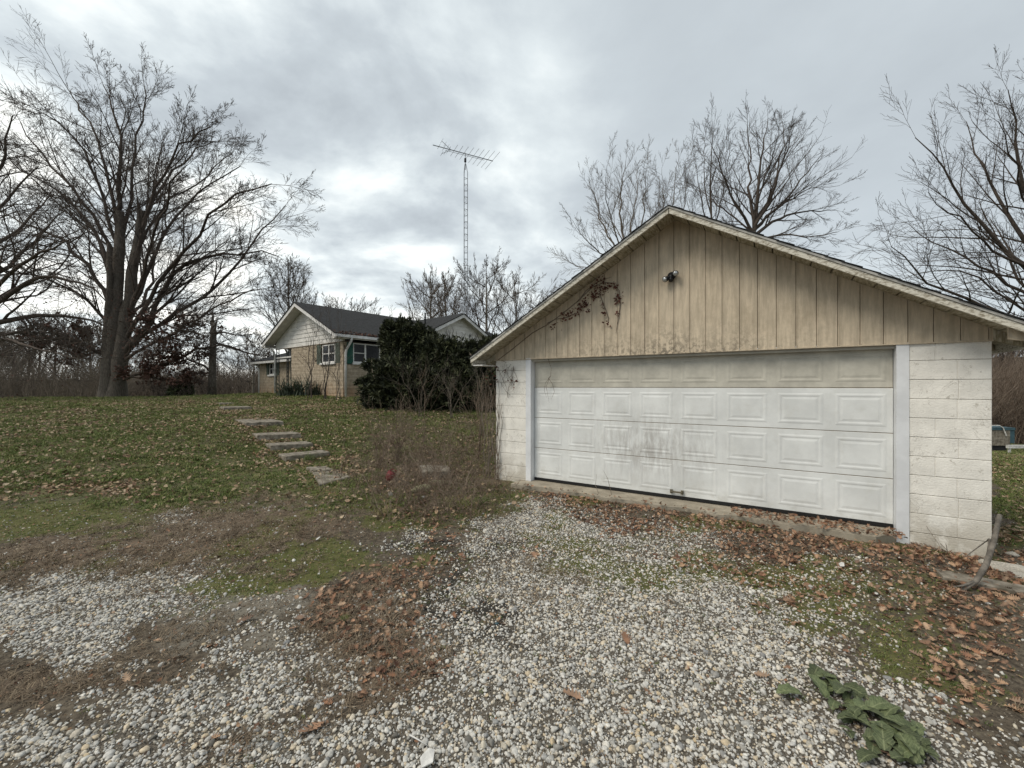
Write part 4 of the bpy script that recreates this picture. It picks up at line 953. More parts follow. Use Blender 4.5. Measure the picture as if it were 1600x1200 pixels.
    # wing roof (hip)
    c = [(.75,6.85,3.2),(.75,12.6,3.2),(8,12.6,3.2),(8,6.85,3.2)]; t = [(4.3,6.85,4.5),(4.3,9.6,4.5)]
    mb = MB(); mb.poly([c[0],c[1],t[1],t[0]]).poly([c[1],c[2],t[1]]).poly([c[2],c[3],t[0],t[1]]); lo = [(x,y_,z_-.04) for x,y_,z_ in c]; mb.poly([c[0],c[1],lo[1],lo[0]]).poly([c[1],c[2],lo[2],lo[1]]); mb.build('roof', m_shingle, h)
    MB().box(.76,.79,6.85,12.58,3.02,3.155).box(.8,8,12.55,12.58,3.02,3.155).build('eave_fascia', m_hfas, h); MB().box(.8,1.2,6.9,12.5,3.06,3.075).build('soffit', m_wsoff, h)
    # cross gable facing the yard
    Q0, HWd, PF = 6.63, 4.0, -.84; rq = lambda q_, d=0: RP-.015-SLP*1.04*abs(q_-Q0)-d
    for sg in (-1, 1):
        e = Q0+sg*HWd
        def qq(d0, d1, y0, y1, nm, mt):
            xs = sorted((Q0, e)); za = [rq(v, d1) for v in xs]; zb2 = [rq(v, d0) for v in xs]
            MB().prism([(xs[0],za[0]),(xs[1],za[1]),(xs[1],zb2[1]),(xs[0],zb2[0])], y0, y1).build(nm, mt, h)
        qq(-.03,.018,PF-.03,RM,'roof',m_shingle); qq(.02,.20,PF,PF+.025,'rake_fascia',m_hfas); qq(.10,.12,PF+.027,-.42,'soffit',m_wsoff)
    z = 3.55
    while z < RP-.2:
        zt = z+.205; hf = lambda zv: max(.02,(RP-.11-zv)/(SLP*1.04))
        MB().hexa([(Q0-hf(z),-.44,z),(Q0+hf(z),-.44,z),(Q0+hf(z),-.36,z),(Q0-hf(z),-.36,z),(Q0-hf(zt),-.42,zt),(Q0+hf(zt),-.42,zt),(Q0+hf(zt),-.36,zt),(Q0-hf(zt),-.36,zt)]).build('siding_board', m_wsid, h)
        z = zt
    MB().box(Q0-3.6, Q0+3.6, -.35, -.01, G0-.3, 3.55).build('wall', m_brick, h)
    rv = random.Random(31)
    for k in range(26):
        q0 = Q0+rv.uniform(-2.6,2.8); zz = 3.5; pts = []
        for j in range(8): pts.append((q0, -.47, min(zz, RP-.2-SLP*abs(q0-Q0)))); q0 += rv.uniform(-.22,.22); zz += rv.uniform(.08,.26)
        MB().tube(pts, [.022-.0022*j for j in range(8)], 4).build('ivy_stem', m_twig, h)
    MB().tube([(5.6,1.2,5.0),(5.6,1.2,5.75)], .05, 8).build('vent_pipe', m_black, h)
build_house()

# ------------------------------------------------------------------ antenna
def antenna():
    d = 28.*650/600*.93; p = at(727, 604, d); gz = g1(p.x, p.y)
    t = thing('antenna_tower', 'tall galvanised lattice tower with television antenna behind the house', 'antenna', (p.x, p.y, gz), .5)
    top = EYE+(HY-256)/F*d-gz; R = .155
    leg = [Vector((R*math.cos(a), R*math.sin(a), 0)) for a in (math.pi/2+.1, math.pi/2+.1+2.094, math.pi/2+.1+4.189)]
    for l in leg: MB().tube([l, l+Vector((0,0,top-.6)), l*.25+Vector((0,0,top))], .021, 6).build('tower_leg', m_galv, t)
    z = .4; nn = 0
    while z < top-.65:
        mb = MB()
        for i in range(3):
            a = leg[i]+Vector((0,0,z)); b = leg[(i+1) % 3]+Vector((0,0,z)); mb.bar(a, b, .018)
            if nn % 2: mb.bar(a, b-Vector((0,0,.4)), .010)
        mb.build('rung', m_galv, t); z += .42; nn += 1
    zt = top+.75
    MB().tube([(0,0,top-.4),(0,0,zt)], .026, 8).build('mast', m_galv, t); MB().tube([(0,0,top+.12),(0,0,top+.36)], .075, 8).build('rotor', m_black, t)
    # antenna head
    a = thing('tv_antenna', 'long spiny television antenna on top of the lattice tower', 'antenna', (p.x, p.y, gz+zt-.06), 0)
    u = Vector((.892,.452,0)); v = Vector((.452,-.892,0))
    MB().bar(u*-2.25, u*2.05, .04).bar(u*-1.4+Vector((0,0,-.13)), u*1.4+Vector((0,0,-.10)), .018).build('boom', m_galv, a)
    for k in range(12):
        s = 2.0-k*.35; L_ = 1.25-.065*k if k < 9 else .36-.03*(k-9)
        MB().bar(u*s-v*L_, u*s+v*L_, .016).build('element', m_galv, a)
    for sg in (-1, 1):
        e = u*-1.0+v*.0; f = u*-1.65+Vector((0,0,sg*.42)); MB().bar(e, f, .022).build('reflector_arm', m_galv, a)
        for q in (.35,.65,1): c = e.lerp(f, q); MB().bar(c-v*.3, c+v*.3, .012).build('element', m_galv, a)
antenna()

# ------------------------------------------------------------------ steps and slabs of the path
def path_steps():
    def quad_slab(nm, lab, pts, ztop, th, grp='path slabs and steps'):
        cx = sum(p[0] for p in pts)/4; cy = sum(p[1] for p in pts)/4; r = random.Random(len(lab))
        out = []                                       # slightly irregular outline
        for i in range(4):
            a, b = Vector(pts[i]), Vector(pts[(i+1) % 4])
            for k in range(5): q = a.lerp(b, k/5); out.append((q.x-cx+r.uniform(-.014,.014), q.y-cy+r.uniform(-.014,.014)))
        mb = MB(); n = len(out); rr = lambda s: [(x*s, y*s) for x, y in out]
        T = [(x, y, 0) for x, y in rr(.97)]; T2 = [(x, y, -.012) for x, y in out]; Bt = [(x, y, -th) for x, y in out]
        mb.poly(T)
        for i in range(n):
            j = (i+1) % n; mb.poly([T2[i], T2[j], T[j], T[i]]); mb.poly([Bt[i], Bt[j], T2[j], T2[i]])
        mb.build(nm, m_step, None, label=lab, cat='step', group=grp, loc=(cx, cy, ztop))
    def P(px, py, H): dd = F*(EYE-H)/(py-HY); return ((px-800)/F*dd, dd)
    back = Vector((-.70,.714)); RISE = {'lowest': .12, 'second': .13, 'third': .13, 'long': .12, 'small': .12, 'topmost': .11}
    def step(lab, l, r_, H, dep, th=.2):
        for _ in range(12): q = P((l[0]+r_[0])/2, (l[1]+r_[1])/2, H); H = .5*H+.5*(g1(*q)+RISE[lab.split()[0]])
        a = Vector(P(*l, H)); b = Vector(P(*r_, H)); c = b+back*dep; e = a+back*dep
        quad_slab('concrete_step', lab, [a, b, c, e], H, th)
    step('lowest concrete step, half hidden by a clump of grass', (446,713), (516,706), .27, .42)
    step('second concrete step from the bottom of the path', (424,696), (490,692), .40, .45)
    step('third concrete step from the bottom, middle of the flight', (403,680), (470,677), .53, .55)
    step('long pale slab forming the fourth step of the path', (384,660), (443,658), .68, 1.7, .22)
    step('small concrete step below the topmost slab', (350,636.5), (394,635.5), .875, .8)
    step('topmost thin slab at the head of the path', (344,630), (366,629.5), .95, .9)
    quad_slab('path_slab', 'cracked slab at the foot of the path by the gravel', [P(499,757,.13), P(548,745,.13), P(525,735,.13), P(487,737,.13)], .135, .12)
    quad_slab('path_slab', 'small slab between the foot of the path and the lowest step', [P(487,735,.16), P(520,733.5,.16), P(508,728,.17), P(478,729,.17)], .165, .12)
    quad_slab('path_slab', 'buried slab among the dead weeds left of the garage', [P(660,738,.20), P(704,736,.20), P(700,728,.20), P(655,727,.20)], .205, .12)
path_steps()

# ------------------------------------------------------------------ evergreen, yucca, weeds, vines
def sprigs(pts, nrm, size, r, nb=6):
    n = len(pts); P = []; 
    for k in range(nb):
        d = nrm+r.normal(size=(n,3))*.75; d[:, 2] += .15; d /= np.linalg.norm(d, axis=1, keepdims=True); s = np.cross(d, r.normal(size=(n,3))); s /= np.linalg.norm(s, axis=1, keepdims=True)+1e-9
        L_ = size*r.uniform(.5,1.3,(n,1)); w = L_*.13
        P.append(np.stack([pts-s*w*.5, pts+s*w*.5, pts+d*L_*.6+s*w, pts+d*L_, pts+d*L_*.6-s*w], 1))
    V = np.concatenate(P).reshape(-1, 3); return V, np.arange(len(V)).reshape(-1, 5)
def evergreen():
    r = np.random.default_rng(12); d0 = 15.6
    bl = [(622,546,20,26,0),(618,588,24,28,-.6),(640,550,34,34,.2),(628,600,46,36,-.8),(680,560,36,32,0),(672,605,44,36,-.7),(720,574,36,32,.2),(714,605,44,34,-.4),(755,572,30,34,.6),(752,605,36,36,.2),(780,590,36,44,.8),(588,618,22,18,-.9),(610,514,10,12,0),(800,600,34,46,1.2),(650,530,18,16,0),(603,528,7,20,.1),(628,516,7,16,0),(655,520,6,14,0),(676,533,6,16,.2),(705,546,7,14,0),(735,548,7,15,.2),(585,572,14,7,-.4),(575,598,14,6,-.8),(640,524,5,18,-.3),(757,545,6,14,.3),(690,546,14,10,.3),(775,540,22,14,.8),(583,600,14,12,-.6)]
    c0 = at(680, 640, d0); base = Vector((c0.x, d0, g1(c0.x, d0))); P = []; Nn = []
    for px, py, rx, ry, dz in bl:
        c = at(px, py, d0+dz); R = np.array([rx/F*d0, (rx+ry)/2/F*d0 if rx > 16 else rx/F*d0, ry/F*d0]); n = int(75*rx*ry/60)+90
        v = r.normal(size=(n,3)); v /= np.linalg.norm(v, axis=1, keepdims=True); q = r.uniform(.55,1.08,(n,1))
        lump = 1+.30*np.sin(v[:, :1]*9+px)*np.cos(v[:, 2:]*8+py)+.10*np.sin(v[:, 1:2]*17+py)
        P.append(np.array(c)+v*R*q*lump); Nn.append(v)
    P = np.concatenate(P); Nn = np.concatenate(Nn); g = gh(P[:, 0], P[:, 1]); m = P[:, 2] > g+.05; P, Nn = P[m], Nn[m]
    t = thing('evergreen_shrub', 'large dark overgrown evergreen shrub between the house and the garage', 'shrub', base)
    V, Fq = sprigs(P-np.array(base), Nn, .17, r, 6); o = link('crown', mesh_from('crown', V, Fq), m_yew, t)
    mb = MB(); rr = random.Random(4)
    for k in range(26):
        px = rr.uniform(590,790); p = at(px, 640, d0+rr.uniform(-.8,.5)); p.z = g1(p.x, p.y)-.05; p -= base; a = rr.uniform(-.6,.6); h_ = rr.uniform(.9,2.3)
        mb.tube([p, p+Vector((a*.3,rr.uniform(-.2,.1),h_*.35)), p+Vector((a*.9,rr.uniform(-.3,.2),h_*.7)), p+Vector((a*1.2+rr.uniform(-.3,.3),0,h_))], [.035,.03,.02,.01], 5)
    mb.build('stem', m_vine, t, True)
    # yucca clump by the gable
    p = HO+HB*-.7+HA*2.55; z = g1(p[0], p[1]); t = thing('yucca', 'spiky grey green yucca clump under the house window', 'plant', (p[0], p[1], z))
    for k, (dx, dy, s, sd) in enumerate(((0,0,1.25,1),(.55,.1,1.0,2),(-.6,.1,1.1,3),(-.95,.3,.75,4))):
        me = tuft_mesh(200+sd, 90, 1.0, .35, .028, 1.3); o = link('leaf_rosette', me, m_yucca, t, loc=(dx, dy, 0)); o.scale = (s,)*3
    # tiny evergreen by the crest
    p = at(283, 618, 26.5); P = np.random.default_rng(3).normal(size=(260,3)); P /= np.linalg.norm(P, axis=1, keepdims=True); n = P.copy(); P = P*np.array([.55,.5,.55]); P = P[P[:, 2] > -.35]; n = n[:len(P)]
    t = thing('evergreen_shrub', 'small round dark green shrub at the lawn crest beside the broken trunk', 'shrub', (p.x, p.y, g1(p.x, p.y)+.35)); V, Fq = sprigs(P, P, .3, r); link('crown', mesh_from('crown', V, Fq), m_dock, t)
evergreen()
def bare_shrub(lab, base, H, W, seed, mat, n=7, rad=.012, cat='shrub', spec=None, nm='bare_shrub'):
    r = np.random.default_rng(seed); P = np.empty((n,7,3)); a = r.uniform(0,6.28,n); ln = W*r.uniform(.2,1,n)
    for k in range(7): f = k/6; P[:, k, 0] = np.cos(a)*ln*f**1.4; P[:, k, 1] = np.sin(a)*ln*f**1.4; P[:, k, 2] = H*f*(1-.1*f)
    P[:, 1:] += r.normal(size=(n,6,3))*H*.02; P[:, 0] += r.normal(size=(n,3))*[.06,.06,0]; R = rad*np.linspace(1.2,.4,7)[None]*r.uniform(.7,1.3,(n,1))
    lv = crown_levels(P, R, spec or [(5,.6,.4,.3,5,.3,.1,3),(4,.6,.5,.2,3,.2,.12,3)], r, rad*.3)
    t = thing(nm, lab, cat, base); V, Fq = tubes(P, R, 5); link('stem', mesh_from('stem', V, Fq, True), mat, t)
    V, Fq = join([tubes(p, q, s) for p, q, s in lv]); link('twigs', mesh_from('twigs', V, Fq), mat, t); return t
def shrubs():
    def b(px, d): x = (px-800)/F*d; return (x, d, g1(x, d)-.03)
    bare_shrub('thin bare sapling in front of the house gable window', b(508,17.2), 3.6, .7, 1, m_twig, 4, .018)
    bare_shrub('bare forked sapling leaning over the middle of the house gable wall', b(486,17.6), 2.9, 1.1, 2, m_twig, 3, .016)
    bare_shrub('straggly bare sapling at the house corner by the downspout', b(528,17.0), 2.3, .35, 3, m_twigl, 4, .012)
    bare_shrub('wispy bare stems in front of the large evergreen', b(655,13.2), 1.8, .9, 4, m_twigl, 5, .008)
    bare_shrub('crossing bare stems at the right foot of the large evergreen', b(705,13.0), 1.6, 1.0, 5, m_twigl, 6, .008)
    bare_shrub('tall thin whip standing alone in the lawn left of the garage', b(665,8.6), 1.7, .35, 6, m_weed, 2, .007)
    bare_shrub('twiggy bare bush close to the left corner of the garage', b(748,8.4), 1.5, .55, 7, m_weed, 8, .008)
    bare_shrub('bare arching canes against the evergreen beside the garage corner', b(752,10.5), 1.7, .5, 8, m_twigl, 6, .007)
    bare_shrub('brown twiggy bush among the dead weeds by the path foot', b(622,8.0), 1.15, .5, 9, m_weed, 12, .006)
    bare_shrub('low reddish twig bush right of the path foot', b(592,7.6), .75, .45, 10, m_weed, 12, .005)
    # bramble patch
    rn = np.random.default_rng(21); n = 1750
    px = rn.normal(670,66,n); py = rn.normal(736,32,n); keep = (px < 800) & (py > 640) & (py < 800); px = px[keep]; py = py[keep]; dd = F*1.42/(py-HY); x = (px-800)/F*dd; y = dd; k = ~in_garage(x, y, .05); x, y = x[k], y[k]; n = len(x); z = gh(x, y)
    H = rn.gamma(2.2,.062,n)+.04; H = np.where(rn.random(n) < .05, H*2.6, H); H = np.minimum(H, .85); a = rn.uniform(0,6.28,n); ln = H*rn.uniform(.2,1.2,n); P = np.empty((n,5,3))
    for i in range(5): f = i/4; P[:, i, 0] = x+np.cos(a)*ln*f; P[:, i, 1] = y+np.sin(a)*ln*f; P[:, i, 2] = z+H*(f*1.7-f*f*.8)
    P[:, 1:] += rn.normal(size=(n,4,3))*.018; R = .0028*np.linspace(1.3,.5,5)[None]*rn.uniform(.6,1.6,(n,1)); q, s = grow(P, R, 4, .8, .4, .3, 3, .1, .2, rn, rmin=.0014)
    V, Fq = join([tubes(P, R, 3), tubes(q, s, 3)]); link('dead_weeds', mesh_from('dead_weeds', V, Fq), m_weed, None, label='tangle of dead brown weeds between the path and the garage corner', cat='weeds', kind='stuff')
shrubs()
def vines():
    # on the gable boards
    def W3(x, y, off=-.028): s = fs(x); v = B_+GU*s+GN*off; return Vector((v[0], v[1], fH(x, y)))
    o = W3(860,505); t = thing('dead_vine', 'dead vine with rusty hanging leaves across the left of the garage gable', 'vine', o)
    r = random.Random(6); rn = np.random.default_rng(6)
    paths = [[(778,562),(800,548),(835,520),(858,506),(880,490),(905,470),(925,450),(945,441),(960,443),(967,455),(969,475),(966,498),(965,520)], [(938,448),(940,462),(945,480),(950,497),(951,510)], [(905,470),(915,455),(935,440),(955,432)], [(858,506),(868,500),(885,498),(900,489)]]
    for pth in paths: MB().tube([W3(x+r.uniform(-2,2), y+r.uniform(-1.5,1.5))-o for x, y in pth], [.006]*(len(pth)-1)+[.002], 5).build('stem', m_vine, t)
    cl = [(862,508,5,6),(872,505,4,8),(882,498,4,6),(893,491,4,10),(895,485,4,8),(906,480,6,22),(905,490,3,10),(916,478,6,26),(914,470,6,18),(926,462,6,24),(935,458,8,26),(950,450,9,30),(962,446,7,20),(968,462,5,20),(966,470,4,14),(944,436,12,18),(930,446,9,16),(951,506,3,8),(943,476,3,8),(966,490,3,10),(882,490,4,10),(948,489,3,6)]
    pts = []
    for x, y, s, n in cl:
        for k in range(n): v = W3(x+r.gauss(0,s*.6), y+r.gauss(0,s*.6)+2, -.03-r.random()*.04)-o; pts.append(tuple(v))
    leaf_cloud('vine_leaves', np.array(pts), .042, rn, m_vleaf, t)
    # round the left corner
    o = W3(776,745); t = thing('dead_vine', 'dead vine stems climbing the left corner of the garage wall', 'vine', o)
    for k in range(17):
        x0 = 775+r.uniform(-14,6); pth = []; y0 = r.uniform(738,760); y1 = r.uniform(560,640) if k < 11 else r.uniform(600,720); x = x0
        for j in range(9): f = j/8; pth.append(W3(x, y0+(y1-y0)*f, -.03-r.random()*.05)-o); x += r.uniform(-4,4.2)
        MB().tube(pth, [.010*r.uniform(.5,1)*(1-.6*j/8) for j in range(9)], 5).build('stem', m_vine, t)
    for k in range(14):
        x, y = r.uniform(776,812), r.uniform(562,600); pth = [W3(x, y)-o]
        for j in range(4): x += r.uniform(-5,7); y += r.uniform(2,14); pth.append(W3(x, y, -.02-r.random()*.015)-o)
        MB().tube(pth, [.0035,.003,.0025,.002,.001], 4).build('stem', m_vine, t)
    leaf_cloud('vine_leaves', np.array([tuple(W3(x+r.gauss(0,2), y+r.gauss(0,3), -.04)-o) for x, y in ((780,593),(798,592),(791,580),(807,598),(770,585),(766,600),(760,590),(778,575)) for _ in range(5)]), .05, rn, m_vleaf, t)
    # hanging at the top left of the door
    o = W3(856,562); t = thing('dead_vine', 'thin dead tendril hanging over the top left of the garage door', 'vine', o)
    for pth in ([(855,560),(860,575),(859,588),(851,598),(849,610),(853,622)], [(855,590),(862,600),(865,612),(860,624)], [(858,588),(852,604),(857,630)]): MB().tube([W3(x, y, .03)-o for x, y in pth], [.005]+[.003]*(len(pth)-2)+[.001], 5).build('stem', m_vine, t)
    # two weeds standing in front of the door
    for nm, pth in (('thin dry stalk in front of the door left of the handle', [(962,786),(960,765),(955,745),(948,732)]), ('short dry stalk bending at the foot of the door', [(948,784),(942,770),(936,755),(938,738)])):
        o = W3(*pth[0], -.15); t2 = MB().tube([W3(x, y, -.15)-o for x, y in pth], [.005,.004,.003,.001], 5).build('dry_stalk', m_vine, None, label=nm, cat='weed', loc=o)
vines()

# ------------------------------------------------------------------ loose things on the ground
def loose():
    r = random.Random(14)
    def stone(nm, lab, px, py, size, mat, sd, sc=(1,1,1), cat='rock', sink=.3):
        x, y, z = hit(px, py); o = link(nm, stone_mesh(sd, 3, .6, .25), mat, None, label=lab, cat=cat, loc=(x, y, z+size*.6*(1-sink)*.5)); o.scale = (size*sc[0], size*sc[1], size*sc[2]); o.rotation_euler = (r.uniform(-.2,.2), r.uniform(-.2,.2), r.uniform(0,6)); return o
    stone('rock', 'mossy yellow green rock among the dead weeds', 658, 768, .13, m_mrock, 1, (1.3,.8,.9)); stone('rock', 'pale upright chunk of rubble left in the weeds', 611, 775, .07, m_rock, 2, (.6,.7,1.4))
    stone('rock', 'broken pale concrete chunk at the right garage corner', 1572, 893, .16, m_rock, 3, (1.2,.7,.6)); stone('rock', 'flat pale stone at the right picture edge by the garage corner', 1594, 905, .12, m_rock, 4, (1.1,.7,.5)); stone('rock', 'grey stone among leaves under the right door trim', 1400, 845, .05, m_rock, 5)
    stone('rock', 'round white stone behind the right garage corner', 1580, 868, .06, m_rock, 6); stone('rock', 'long mossy slab of rubble left of the garage corner', 690, 757, .12, m_mrock, 9, (1.8,.5,.5))
    stone('litter', 'white lump of litter below the mossy rock', 664, 778, .055, m_paper, 7, (1.2,.7,.8), 'litter'); stone('litter', 'small blue bit of plastic on the gravel', 776, 975, .016, m_blue, 8, (1,1,.6), 'litter')
    stone('litter', 'thin grey flake of litter on the gravel right of the dark patch', 855, 945, .035, m_paper, 10, (1,.8,.2), 'litter')
    # red scrap
    x, y, z = hit(608, 754); t = thing('plastic_scrap', 'crushed red plastic scrap in the dead weeds by the path foot', 'litter', (x, y, z), .4)
    MB().tube([(0,0,0),(.01,.02,.07),(.05,.0,.15)], [.05,.07,.075], 9).build('shell', m_red, t, True); MB().tube([(.09,.02,.14),(.12,.02,.17),(.06,.06,.20),(-.01,.05,.16)], .007, 5).build('handle', m_red, t)
    # papers
    for lab, px, py, w, l_, rz in (('torn piece of white board on the gravel at the bottom edge', 668, 1192, .035, .06, .5), ('white paper scrap on the garage apron', 1133, 797, .03, .06, .1), ('small white scrap in the moss left of the leaves', 497, 845, .02, .04, .3), ('white scrap lying among moss right of centre', 1315, 886, .02, .06, -.3)):
        x, y, z = hit(px, py); mb = MB(); pt = [(-w,-l_*.5),(w*.3,-l_*.62),(w,l_*.2),(w*.35,l_*.5),(-w*.8,l_*.3)]
        mb.poly([(a, b, .014+.01*math.sin(a*60)) for a, b in pt]).poly([(a, b, .008+.01*math.sin(a*60)) for a, b in pt[::-1]])
        for i in range(5): a, b = pt[i], pt[(i+1)%5]; mb.poly([(a[0],a[1],.008+.01*math.sin(a[0]*60)),(b[0],b[1],.008+.01*math.sin(b[0]*60)),(b[0],b[1],.014+.01*math.sin(b[0]*60)),(a[0],a[1],.014+.01*math.sin(a[0]*60))])
        o = mb.build('paper_scrap', m_paper, None, label=lab, cat='litter', loc=(x, y, z+.015)); o.rotation_euler = (.1,.05,rz)
    # sticks
    def stick(lab, pp, rad, lift=.02, branches=0, mat=m_vine, nm='stick'):
        P = []
        for px, py, hgt in pp: x, y, z = hit(px, py); P.append(Vector((x, y, z+lift+hgt)))
        o = P[0].copy(); K = len(P); mb = MB().tube([p-o for p in P], [rad*(1-.7*i/(K-1)) for i in range(K)], 6)
        for k in range(branches):
            q = P[1+k % (K-1)]-o; e = q+Vector((r.uniform(-.2,.2), r.uniform(-.2,.2), r.uniform(.03,.14))); mb.tube([q, q.lerp(e,.5)+Vector((0,0,.02)), e], [rad*.4,rad*.3,rad*.1], 4)
        mb.build(nm, mat, None, True, label=lab, cat='stick', loc=o)
    stick('long pale twig lying on the gravel left of the broad green leaves', [(1283,1013,0),(1310,1026,.005),(1340,1035,.01),(1375,1045,0)], .005)
    stick('forked twig lying on the leaves under the right door trim', [(1370,848,.05),(1405,836,.12),(1440,840,.14),(1480,868,.03)], .008, .02, 5)
    stick('bare twig arching in front of the white block wall right of the door', [(1350,822,.02),(1400,822,.2),(1440,850,.27),(1475,880,.10)], .005, .0, 5)
    stick('thin pale stick on the gravel near the bottom edge', [(640,1155,0),(655,1165,.004),(668,1172,0)], .004, .02, 0, m_paper)
    # thick branch leaning at the right garage corner
    x, y, z = hit(1500, 925); e = at(1562, 805, y+.35); mid = at(1541, 882, y+.12); o = Vector((x, y, z))
    m2 = at(1525, 908, y+.03); MB().tube([o-o, m2-o, mid-o, at(1553, 845, y+.22)-o, e-o], [.012,.018,.02,.019,.017], 8).tube([m2-o, at(1505,915,y)-o, at(1490,917,y-.05)-o], [.012,.009,.004], 6).tube([mid-o, at(1546,842,y+.3)-o, at(1535,850,y+.3)-o, at(1508,870,y+.2)-o], [.008,.007,.005,.003], 5).build('branch', m_barkg, None, True, label='grey bent branch leaning against the right corner of the garage', cat='branch', loc=o)
    # flat wooden board by the corner
    x, y, z = hit(1585, 935); o = MB().box(-.5,.5,-.09,.09,0,.03,.004).build('wooden_board', m_step, None, label='weathered board half buried in leaves right of the garage corner', cat='board', loc=(x+.2, y+.1, z-.005)); o.rotation_euler = (0,.05,-.5)
    # broad-leaved weed
    x, y, z = hit(1345, 1128); t = thing('broadleaf_weed', 'broad-leaved green weed spreading on the gravel at the bottom right', 'plant', (x, y, z))
    def bleaf(L_, seed):
        q = random.Random(seed); n = 9; V = []; Fq = []
        for i in range(n):
            f = i/(n-1); w = L_*.25*math.sin(math.pi*min(1,(f*.9+.09)))**.55*(1+.2*math.sin(i*2.2+seed)); zc = L_*(.18*math.sin(f*2.4)-.10*f*f)
            for s in (-1,-.5,0,.5,1): V.append((s*w, f*L_, zc+abs(s)*w*.35+q.uniform(-1,1)*.004+.006*math.sin(i*1.9+s*3)))
        for i in range(n-1):
            for j in range(4): b = i*5+j; Fq.append((b, b+1, b+6, b+5))
        return mesh_from('leaf', np.array(V), np.array(Fq), True)
    q = random.Random(5); meshes = [bleaf(1.0, s) for s in range(5)]
    for me in meshes: me.materials.append(m_dock)
    cen = [hit(a, b) for a, b in ((1305,1085),(1320,1100),(1345,1125),(1375,1150),(1400,1172),(1420,1195))]
    for k in range(66):
        c = cen[k % 6]; o = D.objects.new('leaf', meshes[k % 5]); C.objects.link(o); o.parent = t; o.location = (c[0]-x+q.gauss(0,.085), c[1]-y+q.gauss(0,.06), c[2]-z+.008+q.uniform(0,.03))
        s = q.uniform(.045,.14); o.scale = (s*1.1, s, s); o.rotation_euler = (q.uniform(-.05,.40), q.uniform(-.3,.3), q.uniform(0,6.28))
    # far boat-like trailer and pipe beyond the right corner
    p = at(1551, 712, 16.5); gz = g1(p.x, p.y); t = thing('utility_trailer', 'old open trailer box with teal rim beyond the right side of the garage', 'trailer', (p.x, p.y, gz+.28), -.1)
    MB().box(-1.2,.62,0,.9,.0,.62).build('body', m_step, t); MB().box(-1.2,.78,-.03,.93,.62,.72).box(.62,.78,.0,.9,.1,.62).build('rim', m_blue, t); MB().box(-1.1,.55,.05,.8,-.2,-.002).build('chassis', m_black, t)
    MB().tube([(-1.2,-.06,.80),(.2,-.06,.80),(.32,-.06,.70),(.42,-.07,.4)], .02, 6).build('hose', m_paper, t)
    p = at(1574, 716, 15.5); x0 = p.x; gz = g1(p.x, p.y)
    MB().box(0,2.6,-.05,.05,0,.12,.004).box(.05,.10,-.03,.03,-.35,0).build('white_rail', m_paper, None, label='white rail lying low in the grass at the right edge', cat='rail', loc=(x0, p.y, gz+.22))
loose()

